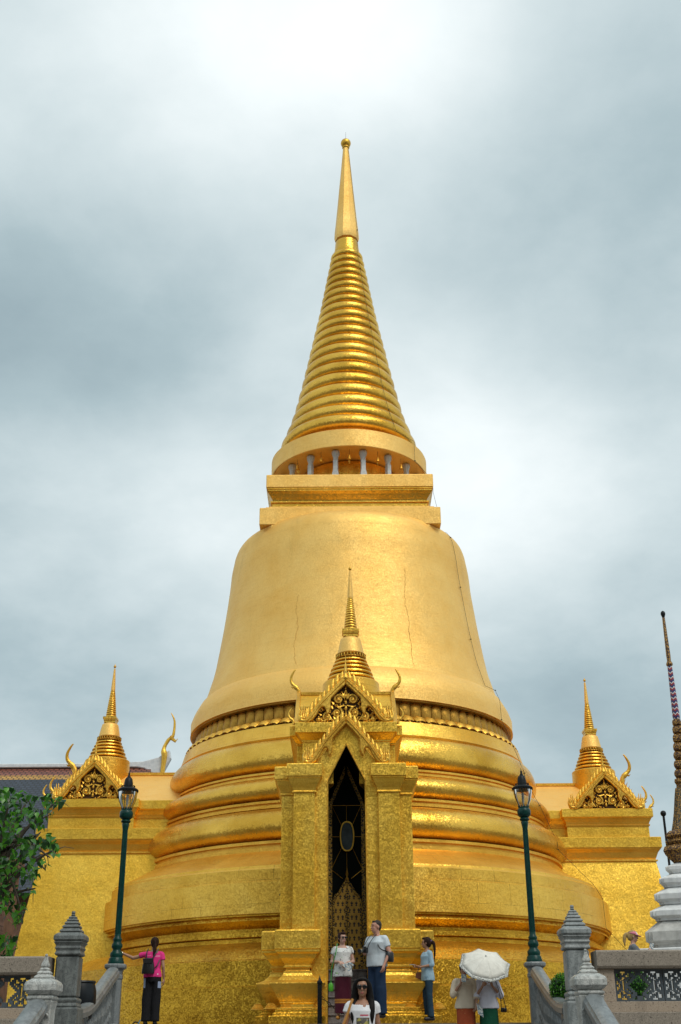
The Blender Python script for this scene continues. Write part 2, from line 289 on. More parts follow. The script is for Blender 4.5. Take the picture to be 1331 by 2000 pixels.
# ------------------------------------------------------------------ mesh helpers
class MB:
    def __init__(s): s.v = []; s.f = []; s.mi = []
    def add(s, vs, fs, mi=0):
        o = len(s.v); s.v += [tuple(p) for p in vs]; s.f += [tuple(i+o for i in f) for f in fs]; s.mi += [mi]*len(fs); return s
    def box(s, x0, x1, y0, y1, z0, z1, mi=0):
        return s.add([(x0, y0, z0), (x1, y0, z0), (x1, y1, z0), (x0, y1, z0), (x0, y0, z1), (x1, y0, z1), (x1, y1, z1), (x0, y1, z1)],
                     [(0, 3, 2, 1), (4, 5, 6, 7), (0, 1, 5, 4), (1, 2, 6, 5), (2, 3, 7, 6), (3, 0, 4, 7)], mi)
    def lathe(s, prof, n=48, c=(0, 0), rot=0.0, mi=0, cap=True, oct_=False, sx=1, sy=1):
        vs = []; k = len(prof)
        for r, z in prof:
            for i in range(n):
                a = rot+2*math.pi*i/n; vs.append((c[0]+sx*r*math.cos(a), c[1]+sy*r*math.sin(a), z))
        fs = [(j*n+i, j*n+(i+1) % n, (j+1)*n+(i+1) % n, (j+1)*n+i) for j in range(k-1) for i in range(n)]
        if prof[0][1] > prof[-1][1]: fs = [f[::-1] for f in fs]
        if cap:
            a = tuple(range(n)); b = tuple(range((k-1)*n, k*n))
            if prof[0][1] > prof[-1][1]: fs += [a, b[::-1]]
            else: fs += [a[::-1], b]
        return s.add(vs, fs, mi)
    def sq(s, prof, c=(0, 0), mi=0, aspect=1.0):      # square plan, prof = (half, z)
        vs = []; k = len(prof)
        for r, z in prof: vs += [(c[0]-r, c[1]-r*aspect, z), (c[0]+r, c[1]-r*aspect, z), (c[0]+r, c[1]+r*aspect, z), (c[0]-r, c[1]+r*aspect, z)]
        fs = [(j*4+i, j*4+(i+1) % 4, (j+1)*4+(i+1) % 4, (j+1)*4+i) for j in range(k-1) for i in range(4)]
        if prof[0][1] > prof[-1][1]: fs = [f[::-1] for f in fs]
        fs += [(0, 3, 2, 1), tuple((k-1)*4+i for i in range(4))]
        return s.add(vs, fs, mi)
    def sweep(s, plan, prof, mi=0, closed=False, capends=True):   # plan polyline, outward normal on its right-hand side (dy,-dx)
        n = len(plan); off = []
        for i in range(n):
            ns = []
            for a, b in ((i-1, i), (i, i+1)):
                if closed: a %= n; b %= n
                elif a < 0 or b >= n: continue
                dx, dy = plan[b][0]-plan[a][0], plan[b][1]-plan[a][1]; l = math.hypot(dx, dy); ns.append((dy/l, -dx/l))
            if len(ns) == 1: off.append(ns[0])
            else:
                d = 1+ns[0][0]*ns[1][0]+ns[0][1]*ns[1][1]; off.append(((ns[0][0]+ns[1][0])/d, (ns[0][1]+ns[1][1])/d))
        vs = []
        for o, z in prof: vs += [(plan[i][0]+off[i][0]*o, plan[i][1]+off[i][1]*o, z) for i in range(n)]
        m = n if closed else n-1; k = len(prof)
        fs = [(j*n+i, j*n+(i+1) % n, (j+1)*n+(i+1) % n, (j+1)*n+i) for j in range(k-1) for i in range(m)]
        if prof[0][1] > prof[-1][1]: fs = [f[::-1] for f in fs]
        if capends: fs += [tuple(range(n))[::-1], tuple(range((k-1)*n, k*n))]
        return s.add(vs, fs, mi)
    def prism(s, poly, y0, y1, mi=0, axis='y'):       # poly in (x,z) extruded along y  (or (y,z) along x, (x,y) along z)
        n = len(poly)
        def pt(p, d): return (p[0], d, p[1]) if axis == 'y' else ((d, p[0], p[1]) if axis == 'x' else (p[0], p[1], d))
        vs = [pt(p, y0) for p in poly]+[pt(p, y1) for p in poly]
        fs = [tuple(range(n)), tuple(range(n, 2*n))[::-1]]+[(i, i+n, (i+1) % n+n, (i+1) % n) for i in range(n)]
        return s.add(vs, fs, mi)
    def tube(s, pts, rad, n=8, mi=0, flat=1.0, up=None):
        pts = [Vector(p) for p in pts]; k = len(pts)
        if not isinstance(rad, (list, tuple)): rad = [rad]*k
        vs = []; ref = None
        for i in range(k):
            d = (pts[min(i+1, k-1)]-pts[max(i-1, 0)])
            if d.length < 1e-9: d = Vector((0, 0, 1))
            d.normalize()
            if ref is None: ref = Vector(up) if up else (Vector((0, 1, 0)) if abs(d.y) < 0.9 else Vector((1, 0, 0)))
            a = d.cross(ref).normalized(); b = a.cross(d).normalized()
            if not up: ref = b
            for j in range(n):
                t = 2*math.pi*j/n; vs.append(pts[i]+a*math.cos(t)*rad[i]+b*math.sin(t)*rad[i]*flat)
        fs = [(j*n+i, j*n+(i+1) % n, (j+1)*n+(i+1) % n, (j+1)*n+i) for j in range(k-1) for i in range(n)]
        fs += [tuple(range(n))[::-1], tuple(range((k-1)*n, k*n))]
        return s.add(vs, fs, mi)
    def ell(s, c, r, n=14, m=10, rotz=0.0, mat=None, mi=0):
        vs = []; R = mat or Matrix.Rotation(rotz, 3, 'Z'); c = Vector(c)
        for j in range(1, m):
            ph = math.pi*j/m
            for i in range(n):
                a = 2*math.pi*i/n
                vs.append(c+R @ Vector((r[0]*math.sin(ph)*math.cos(a), r[1]*math.sin(ph)*math.sin(a), -r[2]*math.cos(ph))))
        vs += [c+R @ Vector((0, 0, -r[2])), c+R @ Vector((0, 0, r[2]))]; b = (m-1)*n
        fs = [(j*n+i, j*n+(i+1) % n, (j+1)*n+(i+1) % n, (j+1)*n+i) for j in range(m-2) for i in range(n)]
        fs += [(b, (i+1) % n, i) for i in range(n)]+[(b+1, (m-2)*n+i, (m-2)*n+(i+1) % n) for i in range(n)]
        return s.add(vs, fs, mi)
    def loft(s, secs, n=20, mi=0):                    # secs: (cx,cy,z,rx,ry)
        vs = []; k = len(secs)
        for q in secs:
            cx, cy, z, rx, ry = q[:5]; tilt = q[5] if len(q) > 5 else 0
            for i in range(n):
                a = 2*math.pi*i/n; x = rx*math.cos(a); y = ry*math.sin(a); vs.append((cx+x, cy+y, z+tilt*y))
        fs = [(j*n+i, j*n+(i+1) % n, (j+1)*n+(i+1) % n, (j+1)*n+i) for j in range(k-1) for i in range(n)]
        if secs[0][2] > secs[-1][2]: fs = [f[::-1] for f in fs]; fs += [tuple(range(n)), tuple(range((k-1)*n, k*n))[::-1]]
        else: fs += [tuple(range(n))[::-1], tuple(range((k-1)*n, k*n))]
        return s.add(vs, fs, mi)
    def cap(s, p0, p1, r0, r1, n=10):                 # tapered capsule
        p0 = Vector(p0); p1 = Vector(p1); d = (p1-p0); L = max(d.length, 1e-6); d /= L
        pts = []; rr = []
        for a in (80, 50, 20): pts.append(p0-d*r0*math.sin(math.radians(a))); rr.append(r0*math.cos(math.radians(a)))
        for q in (0.0, 0.5, 1.0): pts.append(p0.lerp(p1, q)); rr.append(r0+(r1-r0)*q)
        for a in (20, 50, 80): pts.append(p1+d*r1*math.sin(math.radians(a))); rr.append(r1*math.cos(math.radians(a)))
        return s.tube(pts, rr, n)
    def mesh(s, name, mats=(), smooth=False, angle=40):
        me = bpy.data.meshes.new(name); me.from_pydata(s.v, [], s.f)
        bm = bmesh.new(); bm.from_mesh(me); bmesh.ops.recalc_face_normals(bm, faces=bm.faces[:]); bm.to_mesh(me); bm.free()
        for m in (mats if isinstance(mats, (list, tuple)) else [mats]): me.materials.append(m)
        if len(me.polygons) == len(s.mi): me.polygons.foreach_set('material_index', s.mi)
        if smooth:
            me.polygons.foreach_set('use_smooth', [True]*len(me.polygons))
            try: me.set_sharp_from_angle(angle=math.radians(angle))
            except Exception: pass
        me.update(); return me
    def build(s, name, mats, parent=None, smooth=False, angle=40, bevel=0, **kw):
        return link(name, s.mesh(name, mats, smooth, angle), parent, bevel, **kw)
def link(name, me, parent=None, bevel=0, loc=None, rot=None, scl=None, label=None, kind=None):
    o = bpy.data.objects.new(name, me); COL.objects.link(o)
    if parent: o.parent = parent
    if loc is not None: o.location = loc
    if rot is not None: o.rotation_euler = rot
    if scl is not None: o.scale = scl
    if bevel:
        b = o.modifiers.new('bevel', 'BEVEL'); b.width = bevel; b.segments = 1; b.limit_method = 'ANGLE'; b.angle_limit = math.radians(40)
    if label: o['label'] = label
    if kind: o['kind'] = kind
    return o
def thing(name, label, cat, loc=(0, 0, 0), rz=0, group=None):
    o = bpy.data.objects.new(name, None); COL.objects.link(o); o.empty_display_size = 0.2
    o.location = loc; o.rotation_euler = (0, 0, rz); o['label'] = label; o['category'] = cat
    if group: o['group'] = group
    return o
def tag(o, label, cat, group=None):
    o['label'] = label; o['category'] = cat
    if group: o['group'] = group
    return o
def kids(o): return [c for c in bpy.data.objects if c.parent == o]
def copy_tree(o, parent=None):
    c = o.copy(); COL.objects.link(c); c.parent = parent
    for ch in kids(o): copy_tree(ch, c)
    return c
def lerp(a, b, t): return a+(b-a)*t
def smoothpath(pts, k=6):
    pts = [Vector(p) for p in pts]; r = []
    for i in range(len(pts)-1):
        p0 = pts[max(i-1, 0)]; p1 = pts[i]; p2 = pts[i+1]; p3 = pts[min(i+2, len(pts)-1)]
        for j in range(k):
            t = j/k; r.append(0.5*((2*p1)+(p2-p0)*t+(2*p0-5*p1+4*p2-p3)*t*t+(3*p1-p0-3*p2+p3)*t**3))
    r.append(pts[-1]); return r
# ------------------------------------------------------------------ ground, terrace, stairs
TZ = 2.26           # upper terrace where the visitors stand
LZ = 1.65           # landing between the two flights
def structure(o): o['kind'] = 'structure'; return o
SX = -0.37          # centre line of the stairs
structure(MB().box(-400, 400, -300, 900, -0.5, 0.0).build('ground', M['paving']))
structure(MB().box(-60, 60, 25.0, 95, 0.004, TZ).build('terrace', M['paving']))
structure(MB().box(-60, SX-4.42, 21.05, 24.999, 0.004, TZ-0.004).build('terrace', M['paving']))
structure(MB().box(SX+4.42, 60, 21.05, 24.999, 0.004, TZ-0.004).build('terrace', M['paving']))
structure(MB().box(SX-4.41, SX+4.41, 17.6, 24.1, 0.004, LZ).build('landing', M['paving']))
fl = MB()
for i in range(1, 4): fl.box(SX-4.1, SX+4.1, 24.1+0.3*(i-1)+0.001, 25.0, LZ+0.1525*(i-1)-0.05, LZ+0.1525*i)
structure(fl.build('upper_steps', M['marble_step'], bevel=0.008))
fl = MB()
for i in range(11): fl.box(SX-3.7, SX+3.7, 13.64+0.36*i, 17.6, 0.15*i-0.05 if i else 0.004, 0.15*(i+1)-0.001*i)
structure(fl.build('lower_steps', M['marble_step'], bevel=0.008))

# unseen building and roof behind the viewer, added for dark reflections in the gold
gb = MB().box(-75, 75, -60, -34, 0.004, 13.0)
structure(gb.build('added_rear_building', M['pink_stone']))
structure(MB().prism([(-63.0, 13.001), (-31.0, 13.001), (-47.0, 27)], -77, 77, axis='x').build('added_rear_roof', M['dark_roof']))
# ------------------------------------------------------------------ the great golden stupa
CX, D = 0.33, 40.0
def axis_u(v): return 679+(v-275)*0.0046
def SP(hw, v, d=D):
    k = zy(v); x = hw/FPX*(math.cos(PITCH)+k*math.sin(PITCH)); r = x/math.sqrt(1+x*x)
    return (r*d, EYE+k*d*(1-r*r))
def SU(u, v): return SP(u-axis_u(v), v)
def FZ(v, R): return EYE+zy(v)*(D-R)
C0 = (CX, D)
stupa = thing('golden_stupa', 'huge golden bell-shaped stupa with ringed spire rising behind the pointed doorway', 'stupa', (CX, D, TZ))
def sp(name, prof, mat, n=128, smooth=True, angle=35, **kw):
    mb = MB().lathe([(r, z-TZ) for r, z in prof], n)
    amp = 0.010 if prof[0][0] > 1.2 else 0.005      # hand-laid surface: never perfectly round
    for i, (x, y, z) in enumerate(mb.v):
        k = 1+amp*(mnoise.noise(Vector((x*0.9, y*0.9, z*1.3)))+0.6*mnoise.noise(Vector((x*2.6, y*2.6, z*2.6+5))))/max(0.5, math.hypot(x, y)); mb.v[i] = (x*k, y*k, z)
    return mb.build(name, mat, stupa, smooth, angle, **kw)
def torus_prof(r_in_top, z_top, r_out, z_mid, r_in_bot, z_bot, k=10):
    """half-round moulding between two inner radii"""
    pr = []
    for i in range(k+1):
        a = math.pi/2*i/k; pr.append((r_in_bot+(r_out-r_in_bot)*math.sin(a), z_mid-(z_mid-z_bot)*math.cos(a)))
    for i in range(1, k+1):
        a = math.pi/2*i/k; pr.append((r_in_top+(r_out-r_in_top)*math.cos(a), z_mid+(z_top-z_mid)*math.sin(a)))
    return pr
# lowest wall and sloping shelf
Rlip, Zlip_b = SU(1190.5, 1827); _, Zlip_t = SU(1186, 1795)
Rpl = 9.15
zpl = ZV(1872, 31.2)
zmid = ZV(1925, 31.0)
sp('plinth', [(Rpl+0.04, TZ-0.02), (Rpl+0.04, zmid), (Rpl, zmid+0.01), (Rpl, zpl-0.03), (Rpl-0.05, zpl)], M['gold_base'], 160)
r2, z2 = SU(1178, 1853)
sp('shelf_moulding', [(Rpl-0.05, zpl+0.001), (Rpl-0.35, zpl+0.22), (Rpl-0.75, zpl+0.38), (Rlip-0.40, zpl+0.52), (Rlip-0.40, zpl+0.62)], M['gold_base'], 160)
zf = zpl+0.621
sp('base_moulding', [(Rlip-0.46, zf), (Rlip-0.30, zf+0.03), (Rlip-0.30, zf+0.15), (Rlip-0.42, zf+0.17), (Rlip-0.42, zf+0.24), (Rlip-0.30, zf+0.34), (Rlip-0.16, zf+0.55),
                     (Rlip-0.11, Zlip_b-0.16), (Rlip-0.17, Zlip_b-0.14), (Rlip-0.17, Zlip_b-0.06), (Rlip-0.06, Zlip_b-0.05), (Rlip-0.06, Zlip_b-0.001)], M['gold_base'], 160)
# drum with a step, seam, and sloping shoulder
Rs, Zs = SU(1179.7, 1773)
Ru, Zu = SU(1171.3, 1763); Rv, Zv = SU(1170.4, 1748)
Rw, Zw = SU(1155, 1734)
seam = (Zlip_b+Zs)/2+0.05
sp('lower_drum', [(Rlip, Zlip_b), (Rlip, Zlip_b+0.10), (Rlip-0.03, Zlip_b+0.8), (Rs, Zs-0.10), (Rs-0.03, Zs-0.02), (Ru, Zs)], M['gold_drum'], 160)
sp('upper_drum', [(Ru+0.02, Zs+0.001), (Rv+0.01, Zv-0.06), (Rv-0.06, Zv), (Rv-0.07, Zv+0.05)], M['gold_drum'], 160)
R3, Z3 = SU(1102, 1674); R3b, Z3b = SU(1092.9, 1694); R3t, Z3t = SU(1083.6, 1630)
R2, Z2 = SU(1070, 1605); R2b, Z2b = SU(1064, 1621); R2t, Z2t = SU(1052.6, 1565)
R1, Z1 = SU(1042.6, 1550); R1b, Z1b = SU(1034, 1566); R1t, Z1t = SU(1034, 1515.7)
sp('shoulder_moulding', [(Rv-0.08, Zv+0.051), (Rv-0.3, Zv+0.16), (lerp(Rv, R3b, .5), Zv+0.28), (R3b+0.12, Z3b-0.36), (R3b+0.02, Z3b-0.30), (R3b+0.02, Z3b-0.20), (R3b-0.06, Z3b-0.19),
                         (R3b-0.06, Z3b-0.11), (R3b+0.03, Z3b-0.10), (R3b+0.03, Z3b-0.02), (R3b-0.10, Z3b)], M['gold'], 160)
def torus(Ro, Zm, Rb, Zb, Rt, Zt):
    sp('torus_moulding', torus_prof(Rt-0.05, Zt, Ro+0.03, Zm, Rb-0.22, Zb, 12), M['gold_ring'], 160, angle=60)
zt3 = Z2b-0.26
torus(R3, Z3+0.05, R3b, Z3b+0.002, R2b-0.02, zt3)
sp('fillet', [(R2b-0.02, zt3+0.001), (R2b+0.04, zt3+0.02), (R2b+0.04, zt3+0.10), (R2b-0.06, zt3+0.11), (R2b-0.06, zt3+0.16), (R2b+0.02, zt3+0.17), (R2b+0.02, Z2b-0.02), (R2b-0.1, Z2b-0.001)], M['gold'], 160)
zt2 = Z1b-0.22
torus(R2, Z2+0.05, R2b, Z2b, R1b-0.02, zt2)
sp('fillet', [(R1b-0.02, zt2+0.001), (R1b+0.04, zt2+0.02), (R1b+0.04, zt2+0.08), (R1b-0.06, zt2+0.09), (R1b-0.06, zt2+0.13), (R1b+0.02, zt2+0.14), (R1b+0.02, Z1b-0.02), (R1b-0.1, Z1b-0.001)], M['gold'], 160)
Rd, Zd = SU(1023, 1506); Re = SU(1010, 1470)[0]; Ze = FZ(1406, Re)
torus(R1, Z1+0.08, R1b, Z1b, Rd-0.03, Zd-0.05)
sp('upper_band', [(Rd-0.03, Zd-0.049), (Rd, Zd), (Rd-0.06, Ze-0.35), (Re+0.03, Ze-0.02), (Re-0.3, Ze+0.02)], M['gold'], 160)
# lotus frieze: leaning petals under the rim of the bell
Rb1, Zb1 = SU(999.8, 1440); Zb1 = FZ(1361, Rb1-0.02)      # lower edge of the rim band
Rb0, Zb0 = SU(990.5, 1397)
Rl0 = Re-0.05
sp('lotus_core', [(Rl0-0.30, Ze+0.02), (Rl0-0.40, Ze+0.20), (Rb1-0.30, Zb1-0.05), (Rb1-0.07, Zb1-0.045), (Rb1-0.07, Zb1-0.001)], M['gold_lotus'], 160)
def petal_mesh(w, h, t, mat, lean):
    mb = MB(); secs = [(0, 0.80), (0.35, 0.98), (0.80, 1.0), (0.95, 0.72), (1.0, 0.2)]; vs = []
    for q, k in secs:
        x = w/2*k; b = t*math.sin(math.pi*min(q*0.8+0.15, 1))
        vs += [(-x, 0.0, q*h), (-x*0.55, -b*0.8, q*h), (0, -b, q*h), (x*0.55, -b*0.8, q*h), (x, 0.0, q*h)]
    fs = [(j*5+i, j*5+i+1, (j+1)*5+i+1, (j+1)*5+i) for j in range(4) for i in range(4)]
    mb.add(vs, fs); me = mb.mesh('petal', mat, True, 80)
    return me
npet = 92
hp = (Zb1-0.05)-(Ze+0.14)
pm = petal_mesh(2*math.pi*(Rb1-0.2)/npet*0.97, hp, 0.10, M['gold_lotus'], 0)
low_m = petal_mesh(2*math.pi*(Rl0)/npet*0.95, 0.36, 0.10, M['gold'], 0)
fr = MB()
for i in range(npet):
    a = 2*math.pi*(i+0.5)/npet
    if math.sin(a) > 0.42: continue
    ca, sa = math.cos(a), math.sin(a)
    r0 = Rl0-0.33; r1 = Rb1-0.24; tilt = math.atan2(r1-r0, hp)
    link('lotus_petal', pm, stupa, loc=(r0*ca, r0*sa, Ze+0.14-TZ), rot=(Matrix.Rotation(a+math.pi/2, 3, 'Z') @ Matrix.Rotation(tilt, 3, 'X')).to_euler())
    link('lotus_leaf', low_m, stupa, loc=((Rl0+0.03)*ca, (Rl0+0.03)*sa, Ze+0.03-TZ), rot=(Matrix.Rotation(a+math.pi/2, 3, 'Z') @ Matrix.Rotation(math.radians(-52), 3, 'X')).to_euler())
# bell
bell = [(Rb1, Zb1), (Rb1-0.01, Zb1+0.06)]+[SU(997.7, 1416), (Rb0+0.02, Zb0-0.10), (Rb0-0.02, Zb0-0.02)]
Rbb, Zbb = SU(970.5, 1373)
sp('rim_band', bell+[(Rbb+0.15, Zbb-0.20), (Rbb+0.02, Zbb-0.08)], M['gold_bell'], 160)
bp = [(Rbb+0.0, Zbb-0.079)]+[SU(u, v) for u, v in ((959, 1345), (950, 1318), (937, 1262), (926, 1205), (918, 1160), (914, 1130), (909, 1106), (907, 1098), (902, 1087), (894, 1079), (882, 1074))]
Rq, Zq = bp[-1]
bp += [(Rq-0.5, Zq+0.04), (Rq-1.1, Zq+0.05), (0.5, Zq+0.05)]
sm = smoothpath([(r, 0, z) for r, z in bp], 4)
BELLP = [(p.x, p.z) for p in sm]
sp('bell', BELLP, M['gold_bell'], 160, angle=70)
# square throne above the bell
def SQ(hw, v, half_guess=2.6):
    k = zy(v); h = half_guess
    for _ in range(6): h = hw/FPX*(math.cos(PITCH)+k*math.sin(PITCH))*(D-h)
    return h, EYE+k*(D-h)
def sqp(name, prof, mat, **kw): return MB().sq([(h, z-TZ) for h, z in prof]).build(name, mat, stupa, **kw)
h1, zt = SQ(176.5, 991)
q_ = 0.42
MB().sweep([(-h1, h1), (-h1, -h1+q_), (-h1+q_, -h1), (h1-q_, -h1), (h1, -h1+q_), (h1, h1)], [(0, ZV(1056, D-h1)-TZ), (0, ZV(1024, D-h1)-TZ)]).build('throne_foot', M['gold_bell'], stupa, bevel=0.02)
sqp('lower_throne_block', [(h1, ZV(1024, D-h1)+0.001), (h1, zt), (h1-0.12, zt+0.03)], M['gold_bell'], bevel=0.02)
hc, zcv = SQ(155, 986); hcb, ztop = SQ(162.5, 927); _, zsb = SQ(162.5, 951); 
sqp('throne_step', [(h1-0.2, zt+0.031), (h1-0.2, zt+0.12), (h1-0.32, zt+0.13), (h1-0.32, zt+0.20)], M['gold_bell'], bevel=0.01)
zc0 = zt+0.201
sqp('throne_cornice', [(hc-0.06, zc0), (hc-0.06, zc0+0.16), (hc+0.0, zc0+0.17), (hc+0.0, zc0+0.22), (hc-0.08, zc0+0.23), (hc-0.06, zc0+0.30), (hc+0.02, lerp(zc0, zsb, .6)), (hcb-0.10, zsb-0.22), (hcb-0.02, zsb-0.13), (hcb-0.06, zsb-0.12), (hcb-0.06, zsb-0.06), (hcb-0.03, zsb-0.05), (hcb-0.03, zsb-0.001)], M['gold_ring'])
sqp('throne_slab', [(hcb, zsb), (hcb, ztop), (hcb-0.02, ztop+0.02)], M['gold_bell'], bevel=0.02)
# colonnade
Rp, _ = SP(151, 915)
zpb = FZ(870.6, Rp)
rc = Rp-0.42
sp('colonnade_core', [(Rp-1.15, ztop+0.02), (Rp-1.15, zpb-0.02)], M['gold_ring'], 64)
colm = MB()
ch = zpb-ztop-0.02
colm.sq([(0.11, 0), (0.11, 0.22), (0.088, 0.34), (0.078, 0.42), (0.078, ch-0.36)]).lathe([(0.08, ch-0.36), (0.10, ch-0.32), (0.09, ch-0.27), (0.13, ch-0.14), (0.145, ch-0.10), (0.145, ch)], 8, rot=math.pi/8)
colme = colm.mesh('column', M['column'], True, 30)
ncol = 16
for i in range(ncol):
    a = -math.pi/2+2*math.pi*(i+0.5)/ncol
    link('column', colme, stupa, loc=(rc*math.cos(a), rc*math.sin(a), ztop+0.021-TZ), rot=(0, 0, a))
# round plate under the spire
_, zp1 = SP(147, 893)
sp('round_plate', [(Rp-1.3, zpb+0.05), (Rp-0.10, zpb+0.05), (Rp-0.02, zpb), (Rp, zpb+0.02), (Rp, FZ(838, Rp)), (Rp-0.06, FZ(838, Rp)+0.04), (Rp-0.2, FZ(838, Rp)+0.08)], M['gold_bell'], 128, angle=30)
# ringed spire
sil = [(497, 28.7), (611, 53), (719, 80), (800, 101.5), (838, 114), (876, 131)]
RZ = [SP(hw, v) for v, hw in sil]
def Rof(z):
    pts = sorted((zz, r) for r, zz in RZ)
    if z <= pts[0][0]: 
        (z0, r0), (z1, r1) = pts[0], pts[1]
    elif z >= pts[-1][0]: (z0, r0), (z1, r1) = pts[-2], pts[-1]
    else:
        for a, b in zip(pts, pts[1:]):
            if a[0] <= z <= b[0]: (z0, r0), (z1, r1) = a, b
    return r0+(r1-r0)*(z-z0)/(z1-z0)
def Zfront(v):
    z = 25
    for _ in range(20): z = EYE+zy(v)*(D-Rof(z)*0.96)
    return z
gro = [830.5, 810, 790.3, 769, 746.6, 725, 704.2, 685.3, 667.7, 650.2, 632.6, 617.8, 602.4, 586.7, 573.2, 558.4, 546, 532.7, 520.5, 507, 495, 484]
zg = [Zfront(v) for v in gro]
for z0, z1 in zip(zg, zg[1:]):
    ro = Rof((z0+z1)/2); d = z1-z0
    rb = 0.30*d; pr = [(ro-rb-0.16, z0+0.001), (ro-rb-0.16, z0+d*0.09), (ro-rb-0.02, z0+d*0.095)]
    for i in range(9):
        a = -math.pi/2+math.pi*i/8; pr.append((ro-rb+0.015-0.05*d*i/8+rb*math.cos(a), z0+d*0.545+d*0.43*math.sin(a)))
    pr.append((Rof(z1)-rb-0.14, z1))
    sp('spire_ring', pr, M['gold_ring'], 96, angle=50)
sp('spire_neck', [(Rof(zg[-1])-0.12, zg[-1]+0.001), (Rof(zg[-1])-0.10, zg[-1]+0.12), (Rof(zg[-1])-0.13, zg[-1]+0.3), (Rof(zg[-1])-0.16, SP(23, 473)[1]-0.1)], M['gold_ring'], 48)
cr0, cz0 = SP(24.0, 470); cr1, cz1 = SP(5.6, 291)
pr = [(cr0-0.20, cz0-0.10), (cr0-0.03, cz0-0.05), (cr0, cz0+0.08), (cr0-0.01, cz0+0.35)]
for i in range(1, 11):
    t = i/10; pr.append((lerp(cr0-0.01, cr1, t**0.93), lerp(cz0+0.35, cz1, t)))
sp('spire_cone', pr, M['gold_bell'], 10, smooth=True, angle=24)
br, bz = SP(9.8, 281)
sp('spire_ball', [(cr1, cz1+0.001), (cr1*1.3, cz1+0.06), (cr1*1.1, cz1+0.12)]+[(max(0.02, br*math.sin(math.pi*(0.16+0.84*i/12))), bz+0.02-br*math.cos(math.pi*(0.16+0.84*i/12))*1.0) for i in range(13)], M['gold_carved'], 24, angle=80)
sp('lightning_rod', [(0.007, bz+br*0.9), (0.004, bz+br+0.45)], M['black_iron'], 6)
# lightning conductor cable down the right-hand side, with clips
def surf(az, z):
    """radius of the stupa at height z, found from the built profiles"""
    best = 0
    for pts in CABLEP:
        for (r0, z0), (r1, z1) in zip(pts, pts[1:]):
            if min(z0, z1) <= z <= max(z0, z1) and abs(z1-z0) > 1e-6: best = max(best, r0+(r1-r0)*(z-z0)/(z1-z0))
    return best
CABLEP = [BELLP]
pts = []
azc = math.radians(-33)
ztopb = Zq+0.1
for i in range(26):
    z = lerp(ztopb, Zbb, i/25); r = surf(azc, z)+0.035
    az = azc+math.radians(2.5*i/25); pts.append((r*math.cos(az), r*math.sin(az), z-TZ))
c1 = [(h1+0.03, -h1+0.9, zt-TZ), (h1+0.03, -h1+0.7, Zq+0.05-TZ)]
low = []
for r, z in ((Rbb+0.35, Zbb-0.2), (Rb1+0.04, Zb0-0.1), (Rb1+0.04, Zb1), (Rd+0.05, Ze-0.2), (R1+0.04, Z1+0.2), (R1+0.03, Z1), (R2+0.04, Z2+0.1), (R3+0.04, Z3+0.1), (R3+0.03, Z3-0.1), (Rv+0.03, Zv), (Rlip+0.03, Zs), (Rlip+0.03, Zlip_b), (Rpl, zpl)):
    az = azc+math.radians(2.5+7*(Zbb-z)/(Zbb-zpl)); low.append((r*math.cos(az), r*math.sin(az), z-TZ))
hi = [(h1+0.04, -h1+0.9, zt-0.05-TZ), (hcb+0.03, -hcb+0.5, zsb-TZ), (hcb+0.03, -hcb+0.5, ztop-TZ)]
azp = math.radians(-36); hi += [((Rp+0.03)*math.cos(azp), (Rp+0.03)*math.sin(azp), zpb-TZ), ((Rp+0.03)*math.cos(azp), (Rp+0.03)*math.sin(azp), zpb+0.8-TZ)]
for z in zg[::1]:
    r = Rof(z)+0.03; hi.append((r*math.cos(azp-0.25), r*math.sin(azp-0.25), z-TZ))
hi.append(((cr0+0.03)*math.cos(azp), (cr0+0.03)*math.sin(azp), cz0+0.3-TZ)); hi.append((cr1*0.8, -cr1*0.8, cz1-TZ))
cb = MB().tube(hi[::-1]+c1+pts+low, 0.006, 5)
for p in hi[3::4]+pts[2::8]+low[::2]:
    cb.box(p[0]-0.025, p[0]+0.025, p[1]-0.025, p[1]+0.02, p[2]-0.008, p[2]+0.008)
cb.build('lightning_cable', M['black_iron'], stupa)
# drain holes in the drum
for az in (-118, -104, -76, -64, -52):
    a = math.radians(az)
    for rr, z in ((Rlip-0.02, Zlip_b+0.45), (Ru+0.01, Zs+0.2)):
        if (az+int(z*10)) % 3 == 0: continue
        MB().ell((rr*math.cos(a), rr*math.sin(a), z-TZ), (0.035, 0.035, 0.035), 8, 6).build('drain_hole', M['black_iron'], stupa)
# hairline cracks on the bell
def crack(az0, zs, mat):
    p = []; a = math.radians(az0)
    for i in range(40):
        z = lerp(zs[0], zs[1], i/39); a += math.radians(random.uniform(-0.35, 0.45)); r = surf(a, z)+0.006
        p.append((r*math.cos(a), r*math.sin(a), z-TZ))
    MB().tube(p, [0.005*(0.5+random.random()*0.8) for _ in p], 4).build('crack', mat, stupa)
crack(-66, (lerp(Zbb, Zq, .62), Zbb+0.1), M['gold_lotus']); crack(-112, (lerp(Zbb, Zq, .45), Zbb+0.1), M['gold_lotus'])
